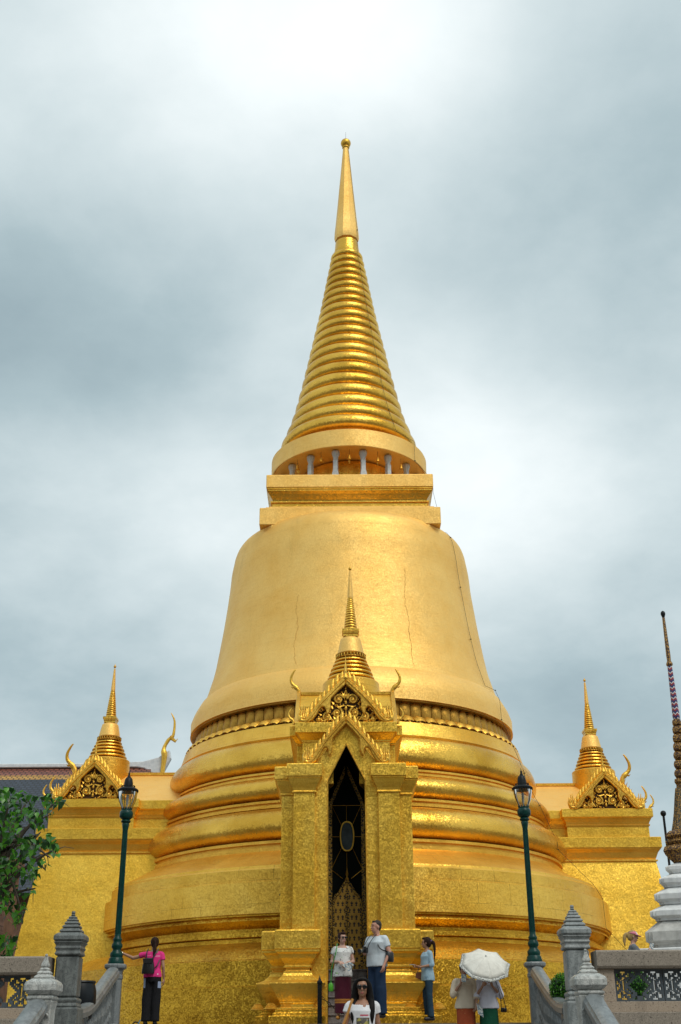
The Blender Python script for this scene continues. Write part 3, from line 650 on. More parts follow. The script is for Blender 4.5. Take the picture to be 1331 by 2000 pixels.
# small wind bells hanging in the colonnade
bellm = MB().lathe([(0.012, 0), (0.02, -0.01), (0.045, -0.05), (0.055, -0.14), (0.075, -0.2), (0.07, -0.205)], 12)
lm = bellm.mesh('bell_cup', M['gold_carved'], True); 
leafm = MB().prism([(0, 0), (0.05, -0.07), (0.045, -0.13), (0, -0.19), (-0.045, -0.13), (-0.05, -0.07)], -0.004, 0.004).mesh('bell_leaf', M['gold_carved'])
rodm = MB().tube([(0, 0, 0.22), (0, 0, 0)], 0.006, 5).mesh('bell_hook', M['black_iron'])
wl = ['first small gold wind bell at left edge of the colonnade under the spire', 'second gold wind bell from left under the spire plate, without its leaf', 'middle gold wind bell hanging between the two centre columns', 'fourth gold wind bell from left under the spire plate, leaf hanging low', 'rightmost small gold wind bell under the spire plate']
for i in range(5):
    a = -math.pi/2+2*math.pi*(i-2)/ncol*1.0; rr = Rp-0.28
    t = thing('wind_bell', wl[i], 'bell', (CX+rr*math.cos(a), D+rr*math.sin(a), zpb-0.20), 0.3*i, 'wind bells under the spire plate')
    link('bell_cup', lm, t); link('hook', rodm, t)
    if i not in (1, 4): link('leaf_clapper', leafm, t, loc=(0, 0, -0.19), rot=(0, 0.1*(i-2), 0.4))

# ------------------------------------------------------------------ small ringed stupas on the porch roofs
def mini(YD, label):
    def q(hw, v): return SP(hw, v, YD)
    zb = q(55, 1374)[1]
    t = thing('small_stupa', label, 'stupa', (0, 0, 0), 0, 'small stupas on the porch roofs')
    def L(name, pr, mat, n=48, **kw): return MB().lathe([(r, z-zb) for r, z in pr], n).build(name, mat, t, True, kw.pop('angle', 35))
    L('drum', [(q(55, 1370)[0], zb-0.6), (q(55, 1370)[0], q(55, 1338)[1]), (q(53, 1336)[0], q(53, 1336)[1]), (q(40, 1335)[0], q(40, 1335)[1])], M['gold'])
    bands = [((46.5, 1332), (46.5, 1323)), ((43, 1322.5), (43, 1314)), ((39.5, 1313.5), (39.5, 1305.5)), ((35.5, 1305), (35.5, 1297)), ((32, 1296.5), (32, 1290))]
    for (a, b) in bands:
        r, z0 = q(*a); _, z1 = q(*b); d = z1-z0
        L('ring', [(r-0.16, z0), (r-0.03, z0+0.01), (r, z0+d*0.3), (r-0.01, z0+d*0.6), (r-0.05, z0+d*0.8), (r-0.12, z1)], M['gold_ring'])
    r, z0 = q(28.5, 1289.5); _, z1 = q(28.5, 1279)
    L('petal_band', [(r-0.06, z0), (r, z0+0.02), (r-0.03, (z0+z1)/2), (r+0.02, z1-0.03), (r-0.02, z1)], M['gold_lotus'])
    pt = MB()
    for i in range(28):
        a = 2*math.pi*i/28; pt.ell((r*math.cos(a), r*math.sin(a), (z0+z1)/2-zb), (0.02, 0.02, (z1-z0)*0.42), 6, 5)
    pt.build('petal_row', M['gold_carved'], t)
    L('bell', [q(26, 1278.5), q(24.5, 1271), q(22.5, 1262), q(21, 1255), q(19.5, 1250), (q(17, 1248.5)[0], q(17, 1248)[1]), (q(14, 1247.5)[0], q(14, 1247)[1])], M['gold_bell'], angle=60)
    hh, z0 = q(16.5, 1243); _, z1 = q(16.5, 1233)
    nb = q(14, 1247)[1]
    MB().sq([(hh*0.84, nb-zb+0.001), (hh*0.84, z0-zb), (hh*0.92, z0-zb+0.04), (hh*0.92, lerp(z0, z1, .5)-zb), (hh, lerp(z0, z1, .55)-zb), (hh, z1-zb)]).build('square_throne', M['gold_ring'], t)
    vs = [1232.5, 1227, 1221.5, 1216.5, 1211.5, 1206.5, 1201.5, 1197, 1192.5, 1188, 1184, 1180, 1176, 1172, 1168.5]
    for i, (a, b) in enumerate(zip(vs, vs[1:])):
        hw = lerp(13.2, 5.8, i/13); r, z0 = q(hw, a); _, z1 = q(hw, b); d = z1-z0
        L('spire_ring', [(r*0.78, z0+0.001), (r*0.97, z0+d*0.15), (r, z0+d*0.45), (r*0.95, z0+d*0.75), (r*0.76, z1)], M['gold_ring'], 24)
    L('spire_cone', [q(5.0, 1168.4), q(5.4, 1164), q(2.0, 1116)], M['gold_bell'], 12)
    r, z0 = q(3.4, 1111)
    L('finial_ball', [(0.02, z0-r), (r*0.8, z0-r*0.7), (r, z0), (r*0.7, z0+r*0.7), (0.012, z0+r), (0.008, z0+r*2)], M['gold_carved'], 12, angle=70)
    return t, zb
YM = 30.2
mini0, zmb = mini(YM, 'small golden ringed stupa directly above the pointed doorway')
mini0.location = (P(686, 1330, YM).x, YM, zmb)
SUBC = (mini0, zmb)
# ------------------------------------------------------------------ carved gable (used on all porches)
BOARD_OUT = [(0, 1.02), (.21, .86), (.46, .62), (.63, .46), (.765, .32), (.895, .16), (1.02, .02)]
BOARD_IN = [(1.0, -0.02), (.92, -0.02), (.81, .04), (.715, .15), (.645, .27), (.585, .33), (.53, .33), (.485, .27), (.465, .14), (.41, .20), (.365, .315), (.38, .41), (.36, .52), (.185, .685), (0, .835)]
FLAME = None
def flame_mesh():
    global FLAME
    if FLAME is None:      # one curled leaf, height 1, pointing up the slope
        mb = MB(); n = 6; vs = []
        for i in range(n):
            t = i/(n-1); cx = 0.30*t*t; w = 0.26*(1-t)**0.7*(1 if t > 0 else 0.8)+0.02; th = 0.16*(1-t)+0.02
            vs += [(cx-w, 0, t), (cx, -th, t), (cx+w, 0, t), (cx, th, t)]
        fs = [(j*4+i, j*4+(i+1) % 4, (j+1)*4+(i+1) % 4, (j+1)*4+i) for j in range(n-1) for i in range(4)]+[(3, 2, 1, 0), (n*4-4, n*4-3, n*4-2, n*4-1)]
        mb.add(vs, fs); FLAME = mb.mesh('flame_leaf', M['gold_carved'], True, 60)
    return FLAME
def naga(mb, x, z, s, sx):
    """curled end of the bargeboard: four raised heads side by side"""
    mb.tube(smoothpath([(x-sx*0.10*s, 0, z), (x+sx*0.10*s, 0, z-0.02*s), (x+sx*0.22*s, 0, z+0.10*s), (x+sx*0.16*s, 0, z+0.26*s)], 4), [0.15*s]*12+[0.11*s], 8)
    for k, (dx, h) in enumerate(((-0.14, .62), (0.0, .9), (0.14, .86), (0.28, .62))):
        b = Vector((x+sx*dx*s, (k % 2-0.5)*0.06*s, z+0.16*s))
        pp = smoothpath([b, b+Vector((sx*0.04*s, 0, 0.22*s)), b+Vector((-sx*0.02*s, 0, 0.45*s)), b+Vector((sx*0.015*s, 0, h*s))], 4)
        mb.tube(pp, [0.095*s*(1-i/(len(pp)-1))**0.7+0.005 for i in range(len(pp))], 6)
def spiral(mb, cx, cz, r, turns, dirn, th, y=0, a0=0.0, tail=None):
    pts = []; n = int(14*turns)
    for i in range(n+1):
        t = i/n; a = a0+dirn*2*math.pi*turns*t; rr = r*(1-0.82*t); pts.append((cx+rr*math.cos(a), y, cz+rr*math.sin(a)))
    rad = [th*(1-0.35*i/n) for i in range(n+1)]
    if tail: pts = [(tail[0], y, tail[1])]+pts; rad = [th*0.5]+rad
    mb.tube(pts, rad, 6, up=(0, 1, 0)); mb.ell((pts[-1][0], y, pts[-1][2]), (th*1.6, th*1.4, th*1.6), 8, 6)
def scroll_work(mb, w, h, y):
    """flame and leaf scrolls that fill a tympanum of half width w, height h"""
    th = 0.034*w/0.9
    for s in (1, -1):
        spiral(mb, s*0.17*w, 0.52*h, 0.125*w, 1.7, -s, th, y, a0=(math.pi if s > 0 else 0), tail=(s*0.02*w, 0.70*h))
        spiral(mb, s*0.21*w, 0.22*h, 0.13*w, 1.6, s, th, y, a0=math.pi/2, tail=(s*0.03*w, 0.38*h))
        spiral(mb, s*0.46*w, 0.13*h, 0.10*w, 1.5, -s, th, y, a0=math.pi/2, tail=(s*0.33*w, 0.05*h))
        spiral(mb, s*0.68*w, 0.07*h, 0.055*w, 1.3, s, th*0.9, y, a0=math.pi/2, tail=(s*0.56*w, 0.03*h))
        for (x, z, r, a) in ((.30, .40, .10, .5), (.33, .30, .09, .2), (.10, .12, .10, -.2), (.38, .06, .09, .8), (.55, .26, .08, .2), (.60, .16, .08, .9), (.06, .60, .08, .2), (.25, .63, .06, .9), (.12, .33, .08, 1.2), (.80, .04, .07, 1.1), (.27, .07, .08, .3), (.50, .03, .06, 1.2)):
            d = Vector((math.sin(a)*s, 0, math.cos(a))); b = Vector((s*x*w, y, z*h))
            mb.tube([b, b+d*r*0.5*w, b+d*r*w+Vector((s*0.015*w, 0, 0))], [0.030*w, 0.026*w, 0.004], 5)
    for z, r in ((0.06, .05), (0.15, .045), (0.28, .05), (0.41, .04), (0.55, .045), (0.66, .04), (0.74, .03)):
        mb.tube([(0, y-0.01, z*h), (0, y-0.02, z*h+r*w), (0, y, z*h+2.6*r*w)], [r*w*0.55, r*w*0.75, 0.003], 6)
    rng = random.Random(3)
    for _ in range(200):
        x = rng.uniform(-.8, .8); z = rng.uniform(0.02, 0.80*(1-abs(x))**1.1+0.01)
        mb.ell((x*w, y+0.01, z*h), (0.018*w, 0.014*w, 0.02*w), 6, 4)
def gable(parent, w, h, y0, z0, depth=0.16, tym=True, nfl=10, mats=None, scale=1.0, heads=True):
    """carved gable facing -y: half width w, height h, foot at z0; local to the parent"""
    g = 'gold_carved'
    for s in (1, -1):
        poly = [(s*x*w, z0+z*h) for x, z in BOARD_OUT+BOARD_IN]
        b = MB().prism(poly if s > 0 else poly[::-1], y0-depth, y0).build('bargeboard', M[g], parent, bevel=0.018*scale)
        # raised bead along the board
        mid = [((x0+x1)/2, (z0_+z1_)/2) for (x0, z0_), (x1, z1_) in zip([(.03, 1-.03), (.2, .84), (.45, .6), (.62, .45), (.75, .31), (.88, .15), (.97, .03)], [(0.03, .87), (.2, .71), (.38, .56), (.58, .36), (.70, .21), (.82, .06), (.93, .01)])]
        MB().tube(smoothpath([(s*x*w, y0-depth-0.005, z0+z*h) for x, z in mid], 3), 0.022*w, 6).build('board_bead', M[g], b)
        path = [Vector((s*x*w, 0, z0+z*h)) for x, z in BOARD_OUT]
        seg = [0]
        for a, c in zip(path, path[1:]): seg.append(seg[-1]+(c-a).length)
        for i in range(nfl):
            L = seg[-1]*(i+0.75)/(nfl+0.6); k = max(j for j in range(len(seg)-1) if seg[j] <= L); t = (L-seg[k])/(seg[k+1]-seg[k])
            p = path[k].lerp(path[k+1], t); d = (path[k+1]-path[k]).normalized()
            hh = w*0.25*(0.95+0.15*math.sin(i*1.1)); ang = s*math.radians(12)
            o = link('flame_leaf', flame_mesh(), parent, loc=(p.x, y0-depth*0.55, p.z-0.03*w), rot=(0, ang, 0), scl=(-s*hh*1.15, hh*1.5, hh*1.05))
        if heads:
            mb = MB(); naga(mb, s*w*1.02, z0+0.03*h, w*0.40, s)
            o = mb.build('naga_heads', M[g], parent, True, 60); o.location = (0, y0-depth*0.5, 0)
    if tym:
        MB().prism([(-w*.93, z0), (w*.93, z0), (w*.45, z0+.45*h), (0, z0+.92*h), (-w*.45, z0+.45*h)], y0+0.02, y0+0.10).build('tympanum', M['back_dark'], parent)
        mb = MB(); scroll_work(mb, w, h, 0.0)
        o = mb.build('scrollwork', M[g], parent, True, 60); o.location = (0, y0-0.01, z0)
def apex_finial(parent, y, z, s):
    mb = MB(); mb.lathe([(0.05*s, z-0.12*s), (0.16*s, z-0.02*s), (0.17*s, z+0.06*s), (0.09*s, z+0.18*s), (0.05*s, z+0.26*s), (0.075*s, z+0.34*s), (0.05*s, z+0.42*s), (0.06*s, z+0.52*s), (0.025*s, z+0.8*s), (0.006*s, z+1.15*s)], 10, c=(0, y))
    mb.build('apex_finial', M['gold_carved'], parent, True, 60)
def chofa(parent, x, y, z, s, sx, name='roof_finial', mat='gold_carved'):
    pts = smoothpath([(x, y, z-0.05*s), (x+sx*0.02*s, y, z+0.18*s), (x+sx*0.16*s, y, z+0.34*s), (x+sx*0.30*s, y, z+0.50*s), (x+sx*0.32*s, y, z+0.72*s), (x+sx*0.22*s, y, z+0.95*s), (x+sx*0.14*s, y, z+1.06*s)], 4)
    n = len(pts); mb = MB().tube(pts, [0.085*s*(1-i/n)**0.6*(1.25 if 5 < i < 9 else 1)+0.006*s for i in range(n)], 8, flat=0.6)
    mb.tube([(x+sx*0.18*s, y, z+0.34*s), (x+sx*0.26*s, y, z+0.28*s), (x+sx*0.33*s, y, z+0.33*s)], [0.05*s, 0.035*s, 0.004], 6)
    return mb.build(name, M[mat], parent, True, 60)

# ------------------------------------------------------------------ front porch with the pointed doorway
PX = P(678.5, 1700, 27).x; PY = 27.0
porch = thing('entrance_porch', 'golden porch with tall narrow pointed doorway, double pilasters and carved gables', 'porch', (PX, PY, TZ))
def z27(v, dy=0.0): return ZV(v, PY+dy)-TZ
G = 'gold_porch'
for s in (-1, 1):
    def mir(pl):
        p = [(x*(-s), y) for x, y in pl]; return p if s < 0 else p[::-1]
    # plan for the left side: from the back wall round to the door jamb (mirrored for the other side)
    def plan(o, m, i, dy=0.32, yb=0.0): return [(-o, 4.2), (-o, yb+dy), (-m, yb+dy), (-m, yb), (-i, yb), (-i, yb+0.25)]
    shaft = plan(1.49, 1.20, 0.72)
    def mk(name, pl, prof, mat=G, bevel=0.006):
        mb = MB(); mb.sweep(pl if s < 0 else [(-x, y) for x, y in pl][::-1], prof); return mb.build(name, M[mat], porch, bevel=bevel)
    zcap0, zcap1, zcap2 = z27(1548), z27(1518), z27(1494)
    zp0 = z27(1817)
    mk('pilaster', shaft, [(0, zp0), (0, zcap0)])
    mk('capital', shaft, [(0.001, zcap0+0.001), (0.035, zcap0+0.005), (0.035, zcap0+0.035), (0.015, zcap0+0.045), (0.03, zcap0+0.11), (0.09, zcap0+0.22), (0.125, zcap1-0.03), (0.14, zcap1-0.028), (0.14, zcap1-0.002)])
    mk('capital_block', shaft, [(0.165, zcap1), (0.165, zcap2), (0.15, zcap2+0.01)], bevel=0.012)
    ped = plan(1.50, 1.20, 0.94, 0.32, -0.02)
    zb1, zb2 = z27(1856), z27(1886)
    mk('pedestal_block', ped, [(0.36, zb1), (0.36, zp0-0.02), (0.30, zp0-0.001)], bevel=0.015)
    zb3 = z27(1897)
    mk('pedestal_moulding', ped, [(0.14, zb3), (0.12, zb3+0.03), (0.12, zb2-0.05), (0.17, zb2-0.045), (0.17, zb2-0.01), (0.14, zb2), (0.16, zb2+0.04), (0.24, lerp(zb2, zb1, .45)), (0.28, zb1-0.09), (0.34, zb1-0.05), (0.34, zb1-0.001)])
    zb4, zb5 = z27(1921), z27(1958)
    mk('pedestal_slope', ped, [(0.46, zb4), (0.30, zb4+0.06), (0.20, zb4+0.15), (0.17, zb3-0.04), (0.17, zb3-0.001)])
    mk('flared_block', ped, [(0.24, zb5), (0.46, zb4-0.001)], bevel=0.01)
    zb6 = z27(1972)
    mk('foot_moulding', ped, [(0.30, zb6), (0.30, zb6+0.03), (0.22, zb6+0.04), (0.22, zb5-0.04), (0.25, zb5-0.001)])
    for (x, y) in ((-1.20-0.42, -0.42), (-1.50-0.42, -0.1), (-0.62, -0.42), (-1.3+0.0, -0.42)):      # claw feet at the corners
        mb = MB(); hf = zb5-zb6-0.01
        for q in range(5):
            w_ = 0.15-0.02*q; mb.box(-w_, w_, 0.02*q-0.06, 0.02*q+0.05, zb6+hf*q/5+0.003, zb6+hf*(q+1)/5)
        o = mb.build('claw_foot', M['gold_carved'], porch, bevel=0.02); o.location = (x*(-s) if s > 0 else x, y+0.16, 0)
    mk('plinth', ped, [(0.46, 0.0), (0.46, z27(1985)), (0.38, z27(1984)+0.003), (0.38, z27(1979)), (0.33, z27(1978)), (0.33, zb6-0.001)], mat='gold_base', bevel=0.01)
    # upper tier, set back
    up_ = [(-1.17, 4.5), (-1.17, 0.95), (-1.03, 0.95), (-1.03, 0.62), (-0.3, 0.62), (-0.3, 0.8)]
    zu0, zu1, zu2 = z27(1449, .62), z27(1434, .62), z27(1414, .62)
    mk('upper_pier', up_, [(0, zcap2-0.3), (0, zu0)])
    mk('upper_cornice', up_, [(0.02, zu0), (0.02, zu0+0.04), (0.04, zu0+0.06), (0.13, zu1-0.02), (0.15, zu1-0.001)])
    mk('upper_cornice_block', up_, [(0.18, zu1), (0.18, zu2), (0.12, zu2+0.02)], bevel=0.012)
    # jamb side wall behind the arch plate
    MB().box(min(-s*-1.45, -s*-0.50), max(-s*-1.45, -s*-0.50), 0.41, 3.6, 0, zcap2-0.05).build('side_wall', M[G], porch)
# arch plate with the pointed opening
ow = 0.435; zs_ = z27(1521); za = z27(1450); zt_ = z27(1400)
outer = [(-0.80, 0.0), (-0.80, z27(1489)), (-0.55, z27(1470)), (0, zt_), (0.55, z27(1470)), (0.80, z27(1489)), (0.80, 0.0)]
inner = [(ow, 0.0), (ow-0.005, zs_), (0, za), (-ow+0.005, zs_), (-ow, 0.0)]
MB().prism(outer+inner, 0.16, 0.40).build('arch_plate', M[G], porch, bevel=0.012)
inner2 = [(ow+0.02, 0.0), (ow+0.02, zs_), (0, za+0.03), (-ow-0.02, zs_), (-ow-0.02, 0.0)]
MB().prism(outer+inner2, 0.402, 2.2).build('passage_lining', M['near_black'], porch)
MB().prism(outer, 2.21, 2.4).build('back_panel', M['near_black'], porch)
# thin gilt edge of the opening
for s in (-1, 1):
    MB().tube([(s*ow, 0.15, 0.9), (s*(ow-0.004), 0.15, zs_), (0, 0.15, za)], 0.016, 6).build('opening_edge', M['gold_carved'], porch)
# gables: the lower one open above the arch, the upper one with carved tympanum
wl_, hl_ = 0.86, z27(1398)-z27(1489)
gable(porch, wl_, hl_, 0.13, z27(1489)+0.0, 0.13, tym=False, nfl=8)
wu, hu = 0.98, ZV(1323, 27.5)-TZ-(zu2+0.02)
gable(porch, wu, hu, 0.58, zu2+0.02, 0.14, tym=True, nfl=9)
apex_finial(porch, 0.5, zu2+hu-0.02, 0.52)
apex_finial(porch, 0.06, z27(1398)-0.0, 0.20)
# cross roof with ridge running left-right
zr = ZV(1356, 28.9)-TZ; rw = 1.13
MB().prism([(0.62, zu2+0.02), (1.9, zr), (3.2, zu2+0.02)], -rw, rw, axis='x').build('roof', M['gold_wall'], porch)
MB().box(-rw, rw, 1.84, 1.96, zr-0.04, zr+0.05).build('roof_ridge', M['gold_carved'], porch, bevel=0.01)
MB().box(-rw, rw, 1.2, 1.27, lerp(zu2, zr, .46)+0.02, lerp(zu2, zr, .46)+0.09).build('roof_moulding', M['gold_carved'], porch)
for s in (-1, 1):
    MB().prism([(0.50, zu2), (1.9, zr+0.10), (1.9, zr-0.02), (0.72, zu2)], min(s*rw, s*(rw+0.1)), max(s*rw, s*(rw+0.1)), axis='x').build('end_board', M['gold_carved'], porch, bevel=0.01)
    chofa(porch, s*(rw+0.05), 1.9, zr, 0.62, -s*-1)
    chofa(porch, s*(rw+0.12), 0.6, zu2, 0.36, -s*-1)
# interior: gilt posts, grille with oval pane, half-height doors, threshold steps
dY = 1.55
def pz(v): return ZV(v, PY+dY)-TZ
for s in (-1, 1):
    MB().box(min(s*0.345, s*0.43), max(s*0.345, s*0.43), dY-0.06, dY+0.02, pz(1880)-0.3, pz(1572)).build('inner_post', M['door_border'], porch)
    MB().prism([(s*0.43, pz(1572)), (s*0.345, pz(1572)), (s*0.03, pz(1512)), (s*0.03, pz(1497))][::s], dY-0.06, dY+0.02).build('inner_arch', M['door_border'], porch)
MB().prism([(-0.40, 0.9), (0.40, 0.9), (0.40, pz(1572)), (0, pz(1505)), (-0.40, pz(1572))], dY+0.03, dY+0.07).build('screen', M['near_black'], porch)
bar = MB()
ox, oz = 0.01, pz(1634); 
bars = [((-.34, pz(1573)), (.34, pz(1573))), ((-.34, oz), (.34, oz)), ((0, pz(1573)), (0, pz(1712))), ((-.34, pz(1575)), (ox, oz)), ((.34, pz(1575)), (ox, oz)), ((ox, oz), (-.34, pz(1693))), ((ox, oz), (.34, pz(1693))), ((-.34, pz(1700)), (-.1, pz(1716))), ((.34, pz(1700)), (.1, pz(1716)))]
for a, b in bars: bar.tube([(a[0], dY+0.015, a[1]), (b[0], dY+0.015, b[1])], 0.009, 5)
bar.build('grille_bars', M['gold_lotus'], porch)
ow_, oh_ = 0.155, pz(1606)-pz(1634)
ring = [(ox+ow_*math.copysign(abs(math.cos(a))**0.75, math.cos(a)), oz+oh_*math.copysign(abs(math.sin(a))**0.9, math.sin(a))) for a in [2*math.pi*i/36 for i in range(37)]]
fo = MB().tube([(x, dY-0.04, z) for x, z in ring], 0.022, 6).build('oval_frame', M['gold_carved'], porch, True, 60)
MB().prism(ring[:-1], dY-0.03, dY-0.01).build('glass_pane', M['mirror'], fo)
dl0, dl1 = pz(1905), pz(1768)
for s in (-1, 1):
    top = [(s*0.01, pz(1722)), (s*0.10, pz(1733)), (s*0.20, pz(1748)), (s*0.27, pz(1752)), (s*0.335, pz(1772))]
    poly = [(s*0.005, dl0), *top, (s*0.335, dl0)]
    d = MB().prism(poly if s < 0 else poly[::-1], dY-0.13, dY-0.09).build('door_leaf', M['door_leaf'], porch)
    MB().prism(([(s*0.005, dl0), (s*0.005, pz(1735)), (s*0.045, pz(1742)), (s*0.045, dl0)])[::s], dY-0.138, dY-0.128).build('leaf_border', M['door_border'], d)
    MB().prism(([(s*0.285, dl0), (s*0.285, pz(1762)), (s*0.335, pz(1772)), (s*0.335, dl0)])[::s], dY-0.138, dY-0.128).build('leaf_border', M['door_border'], d)
    edge = [(x, dY-0.13, z+0.01) for x, z in top]
    MB().tube(smoothpath(edge, 3), 0.030, 6).build('crest', M['door_border'], d, True)
    MB().box(min(s*0.345, s*0.45), max(s*0.345, s*0.45), dY-0.14, dY-0.05, dl0, pz(1770)).build('door_jamb', M['door_border'], porch)
MB().lathe([(0.02, pz(1724)), (0.05, pz(1719)), (0.02, pz(1714)), (0.035, pz(1708)), (0.004, pz(1696))], 8, c=(0, dY-0.11)).build('door_finial', M['gold_lotus'], porch, True)
# marble steps leading up into the doorway
vst = [1996, 1980, 1961, 1945, 1930, 1913, 1893, 1880]
zprev = 0.001
for i, v in enumerate(vst):
    y = 0.0+0.215*i; zz = ZV(v, PY+y)-TZ
    MB().box(-ow+0.01, ow-0.01, y+0.03, 2.15, zprev+0.001, zz-0.035).build('riser', M['marble_step'], porch)
    MB().box(-ow+0.005, ow-0.005, y, 2.15, zz-0.034, zz).build('tread', M['marble_step'], porch, bevel=0.006)
    zprev = zz
# metal chain post and chain at the foot of the steps
pq = P(625, 1910, 26.35)
cp = thing('chain_post', 'dark metal post with pointed cap and chain at left of the doorway steps', 'post', (pq.x, 26.35, TZ))
hpst = ZV(1921, 26.35)-TZ
MB().box(-0.045, 0.045, -0.045, 0.045, 0, hpst).build('post', M['black_iron'], cp, bevel=0.008)
MB().sq([(0.055, hpst), (0.055, hpst+0.04), (0.035, hpst+0.06), (0.02, hpst+0.10), (0.002, hpst+0.17)]).build('post_cap', M['black_iron'], cp)
ch_ = MB()
for i in range(16):
    t = i/15; x = 0.06+0.95*t; z = hpst-0.28-0.55*t+0.35*(t*t-t)*0.6
    R_ = Matrix.Rotation(math.radians(35), 3, 'Y') @ Matrix.Rotation(math.radians(90*(i % 2)), 3, 'X')
    ring_ = [Vector((x, 0.0, z))+R_ @ Vector((0.042*math.cos(a), 0, 0.022*math.sin(a))) for a in [2*math.pi*k/10 for k in range(11)]]
    ch_.tube(ring_, 0.007, 5)
ch_.build('chain', M['black_iron'], cp)

# ------------------------------------------------------------------ side porches (wings) left and right
WY = 37.0
WX = P(181.5, 1560, WY).x
def wz(v): return ZV(v, WY, 181.5)-TZ
def wing(label):
    t = thing('side_porch', label, 'porch', (WX, WY, TZ), 0)
    G = 'gold_wall'
    inn = 6.0
    zl = wz(1668)
    lower = [(-1.42, 5.0), (-1.42, 0), (inn, 0), (inn, 5.0)]
    MB().sweep(lower, [(0.62, 0), (0.50, 1.2), (0.34, lerp(0, zl, .55)), (0.12, lerp(0, zl, .85)), (0.0, zl)]).build('battered_wall', M[G], t)
    MB().sweep(lower, [(0.02, zl+0.001), (0.05, zl+0.01), (0.05, zl+0.05), (0.0, zl+0.055), (0.0, wz(1663)), (0.02, wz(1660)), (0.08, wz(1650)), (0.17, wz(1643)), (0.17, wz(1641.5))]).build('lower_cornice', M['gold'], t)
    MB().sweep(lower, [(0.20, wz(1641.4)), (0.20, wz(1620)), (0.16, wz(1619.5))]).build('lower_cornice_block', M[G], t, bevel=0.01)
    upper = [(-1.32, 4.8), (-1.32, 0.02), (1.32, 0.02), (1.32, 0.32), (inn, 0.32), (inn, 4.8)]
    MB().sweep(upper, [(0.0, wz(1619.4)), (0.0, wz(1596))]).build('upper_wall', M[G], t)
    MB().sweep(upper, [(0.03, wz(1595.9)), (0.04, wz(1593)), (0.01, wz(1592)), (0.03, wz(1588)), (0.10, wz(1580)), (0.12, wz(1578.6))]).build('upper_cornice', M['gold'], t)
    MB().sweep(upper, [(0.15, wz(1578.5)), (0.15, wz(1561.5)), (0.10, wz(1561))]).build('upper_cornice_block', M[G], t, bevel=0.01)
    zt = wz(1561); zr = ZV(1514, WY+2.2, 280)-TZ
    MB().prism([(0.30, zt), (2.2, zr), (4.2, zt)], -1.05, inn-0.2, axis='x').build('roof', M['gold_bell'], t)
    MB().box(-1.05, inn-0.2, 2.12, 2.28, zr-0.03, zr+0.07).build('roof_ridge', M['gold'], t, bevel=0.01)
    hg = ZV(1487, WY, 181)-TZ-zt
    gable(t, 1.06, hg, -0.02, zt, 0.16, True, 10)
    # roof running back from the gable
    MB().prism([(-0.95, zt), (0.95, zt), (0.42, zt+0.5*hg), (0, zt+0.9*hg), (-0.42, zt+0.5*hg)], 0.10, 2.2).build('gable_roof', M['gold'], t)
    apex_finial(t, -0.08, zt+hg-0.03, 0.66)
    # outward end of the cross roof
    o = -1
    MB().prism([(0.15, zt-0.02), (2.2, zr+0.13), (2.2, zr-0.02), (0.42, zt-0.02)], -1.18, -1.05, axis='x').build('end_board', M['gold_carved'], t, bevel=0.01)
    for i in range(8):
        f = (i+0.5)/8; link('flame_leaf', flame_mesh(), t, loc=(-1.12, lerp(0.15, 2.1, f), lerp(zt, zr+0.10, f)), rot=(math.radians(-30), 0, math.radians(90)), scl=(0.14, 0.14, 0.2))
    # lower roof tier stepping down outwards
    MB().prism([(0.1, zt-0.10), (2.2, zt+0.62*(zr-zt)), (4.2, zt-0.10)], -1.46, -1.181, axis='x').build('lower_roof', M['gold_bell'], t)
    chofa(t, -1.12, 2.15, zr+0.05, 0.95, -1); chofa(t, -1.42, 0.10, zt-0.05, 0.5, -1); chofa(t, -1.50, 1.5, zt+0.25*(zr-zt), 0.7, -1)
    mb = MB(); naga(mb, 0, 0, 0.36, -1); q = mb.build('naga_heads', M['gold_carved'], t, True, 60); q.location = (-1.16, 0.1, zt)
    return t
wl_t = wing('golden side porch at left, carved gable beside the blue tiled roof')
wr_t = copy_tree(wl_t); wr_t['label'] = 'golden side porch at right behind the right lamp, scrolled gable against the sky'
WRY = 38.75
wr_t.location = (P(1184.6, 1580, WRY).x, WRY, TZ+ZV(1580, WRY, 1184)-TZ-wz(1561)); wr_t.scale = (-1, 1, 1)
def miniput(u, v, Y, label):
    t = copy_tree(mini0); t['label'] = label
    tip = P(u, v, Y); dz = SP(3.4, 1111, YM)[1]-zmb
    t.location = (tip.x, Y, tip.z-dz); return t
miniput(225, 1302, WY+2.3, 'small golden ringed stupa on the left side porch, beside the white roof ridge')
miniput(1142, 1329, WRY+2.3, 'small golden ringed stupa on the right side porch, standing clear against the sky')

# ------------------------------------------------------------------ temple hall behind, left
HY = 62.0
a0 = P(-260, 1490, HY); a1 = P(292, 1490, HY)
hall = thing('temple_hall', 'tiled temple hall roof in blue, orange and red with white ridge, behind left porch', 'temple', ((a0.x+a1.x)/2, HY, TZ))
hx = (a1.x-a0.x)/2; zr_ = a0.z-TZ
def slope(name, v0, v1, Ytop, Ybot, mat, x1=0.0):
    zt, zb = ZV(v0, Ytop)-TZ, ZV(v1, Ybot)-TZ; th = 0.15
    L = math.hypot(Ytop-Ybot, zt-zb); ang = math.atan2(zt-zb, Ytop-Ybot)
    o = MB().box(-hx-0.0, hx+x1, 0, th, 0, L).build(name, M[mat], hall); o.location = (0, Ybot-HY, zb); o.rotation_euler = (-(math.pi/2-ang), 0, 0); return o
slope('red_tile_roof', 1496, 1511, HY, HY-0.75, 'tile_red', 0.15)
slope('orange_tile_roof', 1511, 1519, HY-0.76, HY-1.2, 'tile_orange', -0.9)
slope('blue_tile_roof', 1519, 1740, HY-1.21, HY-10.0, 'tile_blue', -1.0)
